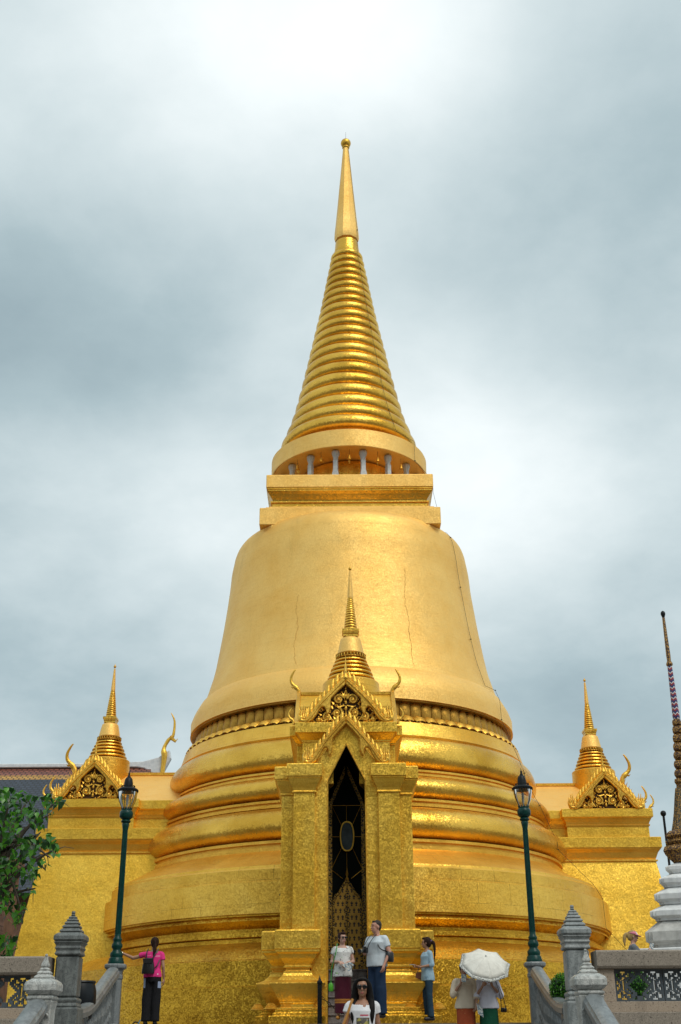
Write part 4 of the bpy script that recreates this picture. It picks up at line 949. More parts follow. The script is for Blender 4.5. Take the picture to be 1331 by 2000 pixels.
MB().box(-hx, hx+0.3, -0.2, 0.2, ZV(1497, HY)-TZ, ZV(1489, HY)-TZ).build('white_ridge', M['white_ridge'], hall, bevel=0.04)
e0 = hx+0.3; zz = ZV(1497, HY)-TZ
pts = [(e0-3.0, ZV(1489, HY)-TZ), (e0-0.6, ZV(1486, HY)-TZ), (e0+0.2, ZV(1478, HY)-TZ), (e0+0.75, ZV(1464, HY)-TZ), (e0+0.85, ZV(1480, HY)-TZ), (e0+0.45, ZV(1510, HY)-TZ), (e0-0.2, ZV(1509, HY)-TZ), (e0-0.5, ZV(1500, HY)-TZ), (e0-0.9, ZV(1497.5, HY)-TZ), (e0-3.0, ZV(1497, HY)-TZ)]
MB().prism(pts, -0.21, 0.21).build('upturned_ridge_end', M['white_ridge'], hall, bevel=0.04)
MB().box(-hx+0.1, hx-2.4, -9.0, 5, 0, ZV(1740, HY-10)-TZ).build('wall', M['pink_stone'], hall)
ce = smoothpath([P(319, 1512, HY), P(323, 1480, HY), P(322, 1465, HY), P(331, 1448, HY), P(340, 1440, HY), P(343, 1412, HY), P(336, 1395, HY)], 4)
ce = [(p.x-hall.location.x, p.y-HY-0.3, p.z-TZ) for p in ce]
MB().tube(ce, [0.62*q for q in [0.20, 0.2, 0.2, 0.22, 0.24, 0.27, 0.26, 0.22, 0.17, 0.16, 0.15, 0.16, 0.16, 0.15, 0.15, 0.14, 0.13, 0.12, 0.11, 0.10, 0.09, 0.07, 0.06, 0.04, 0.02][:len(ce)]], 8).build('roof_finial', M['gold_carved'], hall, True, 60)
tb = P(338, 1442, HY)
MB().tube([(tb.x-hall.location.x-0.1, -0.3, tb.z-TZ), (tb.x-hall.location.x+0.2, -0.3, tb.z-TZ-0.25), (tb.x-hall.location.x+0.3, -0.3, tb.z-TZ-0.1)], [0.12, 0.07, 0.02], 6).build('finial_beak', M['gold_carved'], hall)
# ------------------------------------------------------------------ marble posts, balustrades, parapets
def pm_(Y, v, u=665.5): return (math.cos(PITCH)+zy(v, u)*math.sin(PITCH))*Y/FPX      # metres per photo pixel
def postprof(rows, Y, u, v0):
    z0 = ZV(v0, Y, u); return [(hw*pm_(Y, v, u), ZV(v, Y, u)-z0) for hw, v in rows]
YT, YS, YL = 21.2, 17.5, 25.0
XR, XL = 3.93, -4.62
def tall_post(x, tipu, tipv, mat, label):
    zt = ZV(tipv, YT, tipu); off = zt-ZV(1768, YT, 1108)
    zb = (TZ-0.9)
    t = thing('gate_post', label, 'post', (x, YT, zb), 0, 'tall marble posts beside the stairs')
    def q(rows): return [(hw*0.9*pm_(YT, v, 1110), ZV(v, YT, 1110)+off-zb) for hw, v in rows]
    MB().sq([(0.25, 0), (0.25, q([(1, 1958)])[0][1]), (0.235, q([(1, 1957)])[0][1]+0.01)]).build('base_block', M[mat], t, bevel=0.012)
    MB().sq(q([(25, 1956.9), (28.5, 1955), (28.5, 1951), (26.5, 1949), (26.5, 1946), (28.5, 1944), (28, 1940), (25, 1937)])).build('base_moulding', M[mat], t, bevel=0.012)
    MB().sq(q([(25, 1936.9), (24.6, 1856)])).build('shaft', M[mat], t, bevel=0.03)
    MB().sq(q([(25, 1855.9), (27.5, 1853), (27.5, 1850), (25.5, 1848), (26, 1844), (28, 1842), (28, 1839.5), (26, 1838), (27, 1835), (29, 1832), (31.5, 1829)])).build('neck_moulding', M[mat], t, bevel=0.02)
    MB().sq(q([(32.5, 1828.9), (32.5, 1818), (30.5, 1815), (27, 1812.5), (24.5, 1811)])).build('cap_slab', M[mat], t, bevel=0.035)
    tiers = [(22.5, 1811, 1802), (18.5, 1802, 1794.5), (15, 1794.5, 1788), (11.5, 1788, 1782.5), (8.5, 1782.5, 1778)]
    for hw, a, b in tiers:
        MB().sq(q([(hw*0.84, a-0.01), (hw, a-(a-b)*0.25), (hw, a-(a-b)*0.45), (hw*0.78, b)])).build('cap_tier', M[mat], t, bevel=0.015)
    MB().lathe(q([(3.2, 1777.9), (5, 1775.5), (3.4, 1773.8), (4.6, 1771), (3.2, 1768)]), 12).build('cap_knob', M[mat], t, True)
    return t
tall_post(XR, 1108, 1768, 'marble_grey', 'tall streaked grey marble post with tiered cap, right of the stairs')
tall_post(XL, 136, 1780, 'marble_dark', 'tall dark weathered marble post with tiered cap, left of the stairs')
def small_post(x, tipu, tipv, mat, label):
    off = ZV(tipv, YS, tipu)-ZV(1853, YS, 1135); zb = 0.9
    t = thing('newel_post', label, 'post', (x, YS, zb), 0, 'small marble newel posts in the foreground')
    def q(rows): return [(hw*0.92*pm_(YS, v, 1135), ZV(v, YS, 1135)+off-zb) for hw, v in rows]
    z0 = q([(1, 1990)])[0][1]
    MB().sq([(0.20, 0), (0.20, z0-0.3)]).build('base_block', M[mat], t, bevel=0.01)
    MB().sq([(0.175, z0-0.299)]+q([(24, 1990), (24.3, 1962), (26.5, 1949), (27.5, 1945.5)])).build('shaft', M[mat], t, bevel=0.008)
    MB().sq(q([(25, 1945.4), (25, 1943.5), (27.5, 1942), (28, 1938), (25.5, 1936), (25, 1934.5)])).build('neck_moulding', M[mat], t, bevel=0.012)
    MB().sq(q([(25.5, 1934.4), (33, 1926.5), (34.2, 1925), (34.2, 1911.5), (31.5, 1908.5), (24, 1903.5), (19.5, 1902)])).build('cap_slab', M[mat], t, bevel=0.02)
    for hw, a, b in ((19.5, 1902, 1893), (14.2, 1893, 1885.5), (10, 1885.5, 1879.5)):
        MB().sq(q([(hw*0.9, a-0.01), (hw, a-(a-b)*0.28), (hw*0.95, a-(a-b)*0.42), (hw*0.62, b)])).build('cap_tier', M[mat], t, bevel=0.01)
    MB().sq(q([(6.5, 1879.4), (8.3, 1877), (7.5, 1873.5), (4.2, 1865), (2.5, 1858.5)])).build('cap_spike', M[mat], t, bevel=0.006)
    MB().lathe(q([(2.2, 1858.4), (3.3, 1856.3), (2.0, 1853.2)]), 10).build('cap_knob', M[mat], t, True)
    # carved bracket face above the handrail
    mb = MB()
    for s in (-1, 1):
        mb.tube([(s*0.02, -0.18, q([(1, 1952)])[0][1]-0.02), (s*0.07, -0.185, q([(1, 1952)])[0][1]), (s*0.10, -0.18, q([(1, 1952)])[0][1]-0.05), (s*0.075, -0.18, q([(1, 1952)])[0][1]-0.09), (s*0.14, -0.18, q([(1, 1975)])[0][1])], 0.012, 6)
        mb.tube([(s*0.045, -0.185, q([(1, 1954)])[0][1]-0.05), (s*0.06, -0.19, q([(1, 1954)])[0][1]-0.05)], 0.022, 8)
    mb.build('carved_bracket', M[mat], t, True)
    return t
SRX, SLX = 3.38, -4.14
small_post(SRX, 1135, 1853, 'marble_white', 'small white veined marble newel post with spiked cap, front right')
small_post(SLX, 85, 1863, 'marble_white', 'small greenish white marble newel post with spiked cap, front left')
# lamp newels and curved upper balustrades
lampN = []
for x, lab in ((3.80, 'right'), (-4.52, 'left')):
    t = thing('lamp_pedestal', 'octagonal grey marble pedestal under the %s lamp post' % lab, 'pedestal', (x, YL, LZ), 0, 'marble pedestals carrying the lamp posts')
    zt = ZV(1879, YL, 1040 if x > 0 else 218)
    if x < 0: zt = ZV(1883, YL, 218)
    h = zt-LZ; lampN.append((x, zt))
    MB().lathe([(0.19, 0), (0.19, 0.25), (0.155, 0.30), (0.15, h-0.30), (0.165, h-0.27), (0.165, h-0.22), (0.15, h-0.20), (0.16, h-0.12), (0.20, h-0.09)], 8, rot=math.pi/8).build('shaft', M['marble_rail'], t, bevel=0.006)
    MB().lathe([(0.215, h-0.089), (0.225, h-0.06), (0.225, h-0.02), (0.20, h)], 8, rot=math.pi/8).build('cap', M['marble_rail'], t, bevel=0.008)
def rail_section(w, h):
    return [(-w*.5, -h*.5), (-w*.5, -h*.05), (-w*.42, h*.12), (-w*.40, h*.30), (-w*.22, h*.46), (0, h*.5), (w*.22, h*.46), (w*.40, h*.30), (w*.42, h*.12), (w*.5, -h*.05), (w*.5, -h*.5), (w*.35, -h*.62), (-w*.35, -h*.62)]
def rail_mesh(path, w, h):       # path (y, z) at x = 0
    sec = rail_section(w, h); vs = []; n = len(sec); path = [Vector((0, a, b)) for a, b in path]
    for i, p in enumerate(path):
        d = (path[min(i+1, len(path)-1)]-path[max(i-1, 0)]).normalized(); upv = Vector((0, -d.z, d.y)); upv = upv if upv.z > 0 else -upv
        vs += [p+Vector((1, 0, 0))*a+upv*(b-h*.5) for a, b in sec]
    fs = [(j*n+i, j*n+(i+1) % n, (j+1)*n+(i+1) % n, (j+1)*n+i) for j in range(len(path)-1) for i in range(n)]+[tuple(range(n))[::-1], tuple(range((len(path)-1)*n, len(path)*n))]
    return MB().add(vs, fs)
def upper_balustrade(x, vs_, label, sgn):
    t = thing('upper_balustrade', label, 'balustrade', (x, YT, LZ), 0, 'curved marble balustrades of the upper flight')
    ys = (24.72, 23.9, 23.1, 22.5, 22.0, 21.45)
    path = [(y-YT, ZV(v, y, 1070 if sgn > 0 else 200)-LZ) for y, v in zip(ys, vs_)]
    sm = [(p.x, p.z) for p in smoothpath([(a, 0, b) for a, b in path], 5)]
    rail_mesh(sm, 0.26, 0.17).build('handrail', M['marble_rail'], t, True, 35)
    def zr(y):
        for (a, b), (c, d) in zip(sm, sm[1:]):
            if min(a, c) <= y <= max(a, c): return b+(d-b)*(y-a)/(c-a)
        return sm[-1][1]
    def curb(y): return max(0.05, (y-2.9)*0.50+0.05)
    mb = MB().prism([(3.6, curb(3.6)-0.0), (2.9, 0.05), (0.3, 0.05), (0.3, 0.22), (2.75, 0.22), (3.6, curb(3.6)+0.24)], -0.13, 0.13, axis='x'); mb.build('curb', M['marble_rail'], t, bevel=0.01)
    n = 17
    for i in range(n):
        y = lerp(3.45, 0.95, i/(n-1)); zt_ = zr(y)-0.155; zb_ = curb(y)+0.2
        if zt_-zb_ < 0.1: continue
        hh = zt_-zb_; b = MB()
        b.box(-0.045, 0.045, y-0.035, y+0.035, zb_, zb_+hh*0.12).box(-0.045, 0.045, y-0.035, y+0.035, zt_-hh*0.12, zt_)
        b.lathe([(0.022, zb_+hh*0.12), (0.048, zb_+hh*0.22), (0.02, zb_+hh*0.34), (0.05, zb_+hh*0.5), (0.02, zb_+hh*0.66), (0.046, zb_+hh*0.78), (0.022, zb_+hh*0.88)], 8, c=(0, y))
        b.build('baluster', M['marble_rail'], t)
    MB().prism([(0.28, 0.2), (0.86, 0.2), (0.86, zr(0.86)-0.15), (0.28, zr(0.28)-0.15)], -0.05, 0.05, axis='x').build('end_panel', M['marble_rail'], t)
    ro = MB(); yc, zc_ = 0.60, (zr(0.6)-0.15+0.2)/2
    for sd_ in (-0.055, 0.055):
        ro.tube([(sd_, yc+0.15*math.cos(a), zc_+0.15*math.sin(a)) for a in [2*math.pi*i/16 for i in range(17)]], 0.016, 6)
        for i in range(8):
            a = 2*math.pi*i/8; ro.ell((sd_, yc+0.08*math.cos(a), zc_+0.08*math.sin(a)), (0.02, 0.035, 0.035), 8, 5)
        ro.ell((sd_, yc, zc_), (0.03, 0.03, 0.03), 8, 5)
    ro.build('rosette', M['marble_rail'], t, True)
    return t
upper_balustrade(3.80, (1887, 1909, 1931, 1946, 1955, 1958), 'curved grey marble balustrade right of the stairs, dropping from lamp pedestal to tall post', 1)
upper_balustrade(-4.52, (1889, 1912, 1937, 1955, 1964, 1967), 'curved grey marble balustrade left of the stairs, dropping from lamp pedestal to tall post', -1)
def lower_balustrade(x, v0, u0, label):
    z0 = ZV(v0, 17.28, u0)-LZ
    t = thing('lower_balustrade', label, 'balustrade', (x, YS, LZ), 0, 'sloping marble handrails of the lower flight')
    path = [(-0.22, z0), (-0.5, z0-0.12), (-1.2, z0-0.40), (-3.6, z0-1.40)]
    rail_mesh([(p.x, p.z) for p in smoothpath([(a, 0, b) for a, b in path], 4)], 0.28, 0.16).build('handrail', M['marble_rail'], t, True, 35)
    MB().prism([(-0.22, z0-0.17), (-0.5, z0-0.29), (-1.2, z0-0.57), (-3.6, z0-1.57), (-3.6, -1.64), (-0.22, -0.55)], -0.06, 0.06, axis='x').build('panel', M['marble_rail'], t)
    return t
lower_balustrade(SRX+0.02, 1941, 1150, 'dark smooth marble handrail sloping down from the front right newel post')
lower_balustrade(SLX-0.02, 1951, 75, 'grey marble handrail sloping down from the front left newel post')

QUAD = ['#############', '###...###..##', '#..#.##.##.##', '#..###..###..', '##.#..##.##..', '###..##.##...', '#.##.#.##....', '#..#.###.....', '##.#.##......']
def grille_mesh(w, h):
    rows = [r+r[-2::-1] for r in QUAD]; rows = rows+rows[-2::-1]; nr = len(rows); nc = len(rows[0]); cw = w/nc; chh = h/nr; mb = MB()
    for j, r in enumerate(rows):
        i = 0
        while i < nc:
            if r[i] == '#':
                k = i
                while k < nc and r[k] == '#': k += 1
                mb.box(i*cw-w/2-0.001, k*cw-w/2+0.001, -0.03, 0.03, h-(j+1)*chh-0.001, h-j*chh+0.001); i = k
            else: i += 1
    for cx in (-1, 1):
        for (a, b) in ((.33, .72), (.33, .28), (.40, .5)):
            mb.tube([(cx*w*a+0.035*math.cos(q), -0.032, h*b+0.035*math.sin(q)) for q in [2*math.pi*i/10 for i in range(11)]], 0.008, 5)
    return mb.mesh('cast_panel', M['iron_grille'])
GM = grille_mesh(0.80, 0.545)
def parapet(xa, xb, dz, label, side):
    t = thing('parapet', label, 'wall', (xa, 21.05, TZ), 0)
    def z(v): return ZV(v, 21.05, 1240)-TZ+dz
    L = xb-xa
    a, b = min(0, L), max(0, L)
    s = 1 if L > 0 else -1
    r = 0; x = 0
    while abs(x) < abs(L)-0.1:      # coping in lengths with open joints
        x2 = x+s*min(2.6, abs(L)-abs(x)); lo, hi = min(x, x2), max(x, x2)
        MB().prism([(-0.22, z(1893)), (-0.245, z(1888)), (-0.245, z(1860)), (-0.22, z(1857.5)), (0.22, z(1857.5)), (0.245, z(1860)), (0.245, z(1888)), (0.22, z(1893))], lo+0.004, hi-0.004, axis='x').build('coping', M['granite'], t, bevel=0.006); x = x2
    x = s*0.0
    MB().box(min(x, x+s*0.29), max(x, x+s*0.29), -0.16, 0.16, z(1956.9), z(1893.1)).build('pier', M['granite_pale'], t, bevel=0.006)
    x = s*0.30; k = 0
    while abs(x)+0.8 < abs(L):
        o = link('cast_panel', GM, t, loc=(x+s*0.405, -0.03, z(1956.8))); o.scale = (1, 1, (z(1894)-z(1956.8))/0.545)
        x += s*0.812; k += 1
        if k % 4 == 0:
            MB().box(min(x, x+s*0.29), max(x, x+s*0.29), -0.16, 0.16, z(1956.9), z(1893.1)).build('pier', M['granite_pale'], t, bevel=0.006); x += s*0.30
    MB().box(a, b, -0.20, 0.20, z(1978)+0.001, z(1957)).build('base_course', M['granite_pale'], t, bevel=0.006)
    MB().box(a, b, -0.32, 0.20, -0.6, z(1978)).build('ledge_course', M['granite'], t, bevel=0.01)
    MB().box(a, b, -0.27, -0.01, -1.9, -0.601).build('retaining_face', M['granite'], t)
    return t
parapet(XR+0.26, 16, 0.0, 'brown granite parapet with pierced grey cast panels, right side', 1)
parapet(XL-0.26, -17, ZV(1870, 21.05, 50)-ZV(1857.5, 21.05, 1240), 'brown granite parapet with pierced grey panels, left side under the tree', -1)

# ------------------------------------------------------------------ lamp posts
def lamp(x, zb, tipv, tipu, label):
    t = thing('street_lamp', label, 'lamp post', (x, YL, zb), 0, 'dark green lamp posts on marble pedestals')
    f = (ZV(tipv, YL, tipu)-zb)/(ZV(1500, YL, 1009)-ZV(1879, YL, 1038))
    def q(rows): return [(hw*pm_(YL, v, 1020), (ZV(v, YL, 1020)-ZV(1879, YL, 1038))*f) for hw, v in rows]
    b = [(15.5, 1879), (16, 1875), (14.5, 1872.5), (14.5, 1869), (12, 1866), (12.8, 1862), (12.5, 1858), (8.5, 1853), (8.2, 1850), (10.8, 1846), (10.5, 1841), (8, 1837), (8, 1834), (9, 1832), (8, 1829), (6.2, 1826), (6, 1820)]
    MB().lathe(q(b), 12).build('base', M['green_iron'], t, True, 50)
    sh = MB(); pr = q([(5.7, 1819.9), (5.2, 1700), (4.8, 1620)]); n = 32; vs = []
    for r, z in pr:
        for i in range(n): a = 2*math.pi*i/n; rr = r*(1.06 if i % 2 else 0.9); vs.append((rr*math.cos(a), rr*math.sin(a), z))
    sh.add(vs, [(j*n+i, j*n+(i+1) % n, (j+1)*n+(i+1) % n, (j+1)*n+i) for j in range(2) for i in range(n)]); sh.build('shaft', M['green_iron'], t)
    c = [(4.9, 1619.9), (6.2, 1612), (7.3, 1606), (6.4, 1604), (8.6, 1602.5), (9.8, 1600.5), (8.6, 1598.2), (7, 1597), (9.5, 1595.5), (13, 1592), (13.2, 1584), (12, 1580.5), (10.2, 1579), (10.6, 1577), (9, 1576)]
    MB().lathe(q(c), 20).build('capital', M['green_iron'], t, True, 45)
    sp_ = MB()
    for i in range(12):
        a = 2*math.pi*i/12; r0, z0 = q([(10, 1577)])[0]; sp_.lathe([(0.012, z0), (0.012, z0+0.02), (0.003, z0+0.045)], 5, c=(r0*math.cos(a), r0*math.sin(a)))
    sp_.build('crown_points', M['green_iron'], t)
    g = [(9.3, 1576.5), (11, 1572), (13.6, 1566), (15.8, 1559), (17.4, 1551), (18.2, 1543.5)]
    MB().lathe(q(g), 24, cap=False).build('glass_globe', M['glass'], t, True, 60)
    rb = MB()
    for i in range(6):
        a = 2*math.pi*(i+0.3)/6; rb.tube([(r*1.01*math.cos(a), r*1.01*math.sin(a), z) for r, z in q(g)], 0.006, 5)
    rb.build('globe_rib', M['green_iron'], t)
    MB().lathe(q([(1.2, 1577), (0.8, 1570), (2.6, 1566), (2.2, 1562), (2.6, 1561), (2.4, 1549), (1.5, 1548)]), 10).build('bulb', M['column'], t, True)
    MB().lathe(q([(18.6, 1543.4), (19.4, 1542), (19.4, 1538.5), (18, 1537), (12, 1534), (9.5, 1533)]), 24).build('cap_brim', M['black_iron'], t, True, 40)
    be = MB()
    for i in range(26):
        a = 2*math.pi*i/26; r0, z0 = q([(12.6, 1533.2)])[0]; be.box(r0*math.cos(a)-0.008, r0*math.cos(a)+0.008, r0*math.sin(a)-0.008, r0*math.sin(a)+0.008, z0, z0+0.025)
        r0, z0 = q([(19.6, 1540)])[0]; be.box(r0*math.cos(a)-0.007, r0*math.cos(a)+0.007, r0*math.sin(a)-0.007, r0*math.sin(a)+0.007, z0-0.03, z0+0.01)
    be.build('beading', M['black_iron'], t)
    MB().lathe(q([(9.2, 1532.9), (8.8, 1530), (8.8, 1526), (8.2, 1523), (7.6, 1519), (5.6, 1515.5), (3.9, 1514.5), (3.9, 1513.2), (2.4, 1512), (1.7, 1507.5), (2.1, 1506.5), (0.9, 1505), (0.2, 1500)]), 16).build('cap', M['black_iron'], t, True, 40)
    return t
lamp(3.80, lampN[0][1], 1500, 1009, 'dark green lamp post with clear glass lantern, right of the stupa entrance')
lamp(-4.52, lampN[1][1], 1504, 248, 'dark green lamp post with clear glass lantern, left, held by woman in pink')

# ------------------------------------------------------------------ white prang with mosaic spire, right edge
QY, QX = 27.0, 7.82
prang = thing('white_tower', 'white stepped tower base with dark jewelled mosaic spire at the right edge', 'tower', (QX, QY, TZ))
def qq(rows, k=1.0): return [(hw*pm_(QY, v, 1330)*k, ZV(v, QY, 1330)-TZ) for hw, v in rows]
def redent(h, c=0.28, n=2):
    q = []; s = h*c/n
    qpts = [(-h, -h+n*s)]
    for i in range(n): qpts += [(-h+i*s+s, -h+(n-i)*s), (-h+i*s+s, -h+(n-i-1)*s)]
    pts = []
    for k in range(4):
        a = k*math.pi/2
        for x, y in qpts: pts.append((x*math.cos(a)-y*math.sin(a), x*math.sin(a)+y*math.cos(a)))
    return pts
def rsweep(name, prof, mat, bevel=0.01, c=0.3):
    mb = MB(); vs = []; n = None
    for h, z in prof:
        p = redent(h, c); n = len(p); vs += [(x, y, z) for x, y in p]
    k = len(prof); fs = [(j*n+i, j*n+(i+1) % n, (j+1)*n+(i+1) % n, (j+1)*n+i) for j in range(k-1) for i in range(n)]
    if prof[0][1] > prof[-1][1]: fs = [f[::-1] for f in fs]
    fs += [tuple(range(n)), tuple(range((k-1)*n, k*n))]
    mb.add(vs, fs); return mb.build(name, M[mat], prang, bevel=bevel)
tiers = [(1858, 1804, 112), (1803, 1772, 98), (1771, 1738, 86), (1737, 1710, 73), (1709, 1688, 58)]
for i, (a, b, hw) in enumerate(tiers):
    d = a-b; hw *= 0.9; nx = (tiers[i+1][2] if i < 4 else 44)*0.88
    rsweep('stepped_tier', qq([(hw*0.91, a+0.4), (hw*0.91, a-d*.14), (hw*0.94, a-d*.16), (hw*0.95, a-d*.24), (hw*1.0, a-d*.27), (hw*1.0, a-d*.62), (hw*0.975, a-d*.65), (nx*0.90, b+0.2)]), 'white_plaster' if i else 'grey_plaster', c=0.15)
MB().sq([(1.45, 0), (1.45, qq([(1, 1859)])[0][1])]).build('base', M['white_plaster'], prang, bevel=0.02)
M['prang_gold'] = pattern_mat('jewelled_brown_gold_mosaic', (0.50, 0.27, 0.05), (0.075, 0.035, 0.02), 34, 0.30, 0.55, metal=0.3, rough=0.35)
M['prang_dark'] = pattern_mat('dark_green_gold_mosaic', (0.035, 0.04, 0.035), (0.33, 0.18, 0.04), 40, 0.46, 0.62, metal=0.2, rough=0.35)
def chev_mat():
    m, t, b = new_mat('red_white_blue_chevron_mosaic')
    co = t.nodes.new('ShaderNodeTexCoord').outputs['Object']; sp = t.nodes.new('ShaderNodeSeparateXYZ'); t.links.new(co, sp.inputs[0])
    def mm(op, a, bb=None):
        n = t.nodes.new('ShaderNodeMath'); n.operation = op
        for i, s in enumerate((a, bb)):
            if s is None: continue
            if isinstance(s, (int, float)): n.inputs[i].default_value = s
            else: t.links.new(s, n.inputs[i])
        return n.outputs[0]
    zz = mm('ADD', sp.outputs[2], mm('MULTIPLY', mm('ABSOLUTE', mm('SUBTRACT', mm('FRACT', mm('ADD', mm('MULTIPLY', sp.outputs[0], 11.0), 50.0)), 0.5)), 0.10))
    fr = mm('FRACT', mm('MULTIPLY', zz, 8.0))
    r = t.nodes.new('ShaderNodeValToRGB'); r.color_ramp.interpolation = 'CONSTANT'; t.links.new(fr, r.inputs[0]); e = r.color_ramp.elements
    e[0].position = 0; e[0].color = (0.32, 0.03, 0.03, 1); e[1].position = 0.35; e[1].color = (0.7, 0.68, 0.66, 1)
    x = e.new(0.55); x.color = (0.03, 0.035, 0.14, 1)
    t.links.new(r.outputs[0], b.inputs['Base Color']); b.inputs['Roughness'].default_value = 0.35; return m
M['chevron'] = chev_mat()
rsweep('lotus_base', qq([(37, 1687), (50, 1672), (53, 1664), (50, 1656), (44, 1652)]), 'prang_gold')
rsweep('base_mouldings', qq([(46, 1651.9), (48, 1646), (42, 1642), (46, 1636), (44, 1630), (37, 1624)]), 'prang_gold')
rsweep('bell_body', qq([(34, 1623.9), (30, 1608), (26, 1588), (21, 1556), (18, 1540)]), 'prang_dark')
rsweep('neck', qq([(16, 1539.9), (15, 1533), (18, 1529), (17, 1522)]), 'prang_gold')
vv = [1521, 1503, 1485, 1468, 1451, 1434, 1418, 1405]
for i, (a, b) in enumerate(zip(vv, vv[1:])):
    hw = lerp(16.2, 8.4, i/6)
    MB().sq(qq([(hw*0.78, a-0.1), (hw*0.97, a-(a-b)*.15), (hw, a-(a-b)*.5), (hw*0.9, a-(a-b)*.8), (hw*0.70, b)])).build('carved_segment', M['prang_gold'], prang, bevel=0.02)
MB().lathe(qq([(6.4, 1404.9), (7.3, 1400), (7.0, 1392), (4.6, 1301)]), 8, rot=math.pi/8).build('chevron_shaft', M['chevron'], prang)
MB().lathe(qq([(4.8, 1300.9), (6.3, 1299), (6.3, 1296), (4.8, 1293), (4.0, 1291)]), 10).build('collar', M['prang_gold'], prang, True)
MB().lathe(qq([(3.7, 1290.9), (4.2, 1280), (2.6, 1206)]), 8).build('upper_shaft', M['prang_gold'], prang)
MB().lathe(qq([(2.2, 1205.9), (4.2, 1201), (4.6, 1198), (3.6, 1195), (1, 1193)]), 12).build('ball_finial', M['black_iron'], prang, True)
prang.rotation_euler = (0, 0, math.radians(-22))
pl = P(1302, 1640, 34); pt_ = P(1299, 1591, 34)
o = MB().tube([(0, 0, -(pl.z-TZ)), (0, 0, pt_.z-pl.z)], 0.035, 8).ell((0, 0, pt_.z-pl.z+0.03), (0.085, 0.085, 0.085), 10, 8).build('flag_pole', M['black_iron'], None, True); o.location = (pl.x, 34, pl.z)
tag(o, 'thin black pole with round top rising beside the jewelled spire', 'pole')

# urn, pillar, shrubs
u_ = P(160, 1940, 22.6); zt_u = ZV(1916, 22.6, 160)-TZ
o = MB().lathe([(0.16, 0), (0.22, 0.05), (0.28, zt_u*0.45), (0.275, zt_u*0.75), (0.24, zt_u*0.93), (0.26, zt_u*0.96), (0.25, zt_u), (0.2, zt_u), (0.19, zt_u-0.05)], 28).build('urn', M['black_urn'], None, True, 40)
o.location = (u_.x-0.02, 22.6, TZ); tag(o, 'large black glazed urn behind the left marble posts', 'urn')
x0 = P(-60, 1800, 26).x; x1 = P(19, 1800, 26).x
o = MB().sq([(0.5, 0), (0.5, 0.35), (0.43, 0.4), (0.43, 3.05), (0.5, 3.1), (0.5, 3.3)]).build('stone_pillar', M['pink_stone'], None, bevel=0.02)
o.location = (x1-0.43, 26, TZ); tag(o, 'pinkish brown stone pillar behind the leafy tree, left edge', 'pillar')

def leaf_mesh(name, L, W, mat, heart=True):
    mb = MB(); tip = L
    pts = [(0, 0), (W*.42, -L*.08), (W*.52, L*.12), (W*.40, L*.42), (W*.15, L*.72), (0, tip), (-W*.15, L*.72), (-W*.40, L*.42), (-W*.52, L*.12), (-W*.42, -L*.08)]
    vs = [(x, y, -0.25*abs(x)+0.02*math.sin(y*12)) for x, y in pts]+[(0, L*.15, 0.012), (0, L*.5, 0.008)]
    fs = [(0, 1, 10), (1, 2, 10), (2, 3, 11, 10), (3, 4, 11), (4, 5, 11), (5, 6, 11), (6, 7, 11), (7, 8, 10, 11), (8, 9, 10), (9, 0, 10)]
    return mb.add(vs, fs), (vs, fs)
def leafmat(name, c, c2, rough=0.35):
    m, t, b = new_mat(name)
    oi = t.nodes.new('ShaderNodeObjectInfo'); f = noise_n(t, 2.2, 3)
    t.links.new(mixc(t, ramp_n(t, f, .35, .65), c, c2), b.inputs['Base Color']); b.inputs['Roughness'].default_value = rough
    b.inputs['Transmission Weight'].default_value = 0.0
    tr = t.nodes.new('ShaderNodeBsdfTranslucent'); tr.inputs[0].default_value = (c[0]*1.6, c[1]*1.9, c[2], 1)
    ms = t.nodes.new('ShaderNodeMixShader'); ms.inputs[0].default_value = 0.25
    t.links.new(b.outputs[0], ms.inputs[1]); t.links.new(tr.outputs[0], ms.inputs[2]); t.links.new(ms.outputs[0], t.nodes['Material Output'].inputs[0]); return m
LM = [leafmat('leaf_green', (0.055, 0.19, 0.022), (0.03, 0.11, 0.015)), leafmat('leaf_bright', (0.12, 0.34, 0.035), (0.06, 0.21, 0.02)), leafmat('leaf_dark', (0.018, 0.06, 0.018), (0.012, 0.04, 0.012))]
M['bark'] = plain('grey_brown_bark', (0.09, 0.07, 0.05), 0.9, scale=10, bmp=0.5)
rl = random.Random(11)
tree = thing('leafy_tree', 'broad green tree with heart-shaped hanging leaves at the left edge', 'tree', (P(-40, 1870, 23.5).x, 23.5, TZ))
To = Vector(tree.location)
tr_top = P(-30, 1640, 23.5)-To
MB().tube(smoothpath([(0, 0, 0), (0.05, 0, 0.8), (-0.05, 0, 1.8), tuple(tr_top)], 5), [0.17-0.006*i for i in range(16)], 10).build('trunk', M['bark'], tree, True)
def inside(u, v):
    edge = [(1530, -10), (1546, 60), (1552, 124), (1562, 126), (1578, 116), (1596, 98), (1606, 84), (1622, 92), (1632, 104), (1648, 117), (1665, 119), (1682, 104), (1698, 88), (1712, 78), (1740, 66), (1765, 54), (1790, 44), (1830, 34), (1900, 30)]
    if v < edge[0][0]: return 0
    for (a, x0), (b, x1) in zip(edge, edge[1:]):
        if a <= v <= b: e = lerp(x0, x1, (v-a)/(b-a)); break
    else: return 0
    return e-u
tops = []
ends = [(118, 1560), (100, 1590), (115, 1655), (98, 1675), (70, 1735), (45, 1790), (60, 1555), (20, 1560), (80, 1625), (30, 1700), (90, 1700), (0, 1620)]
br = MB()
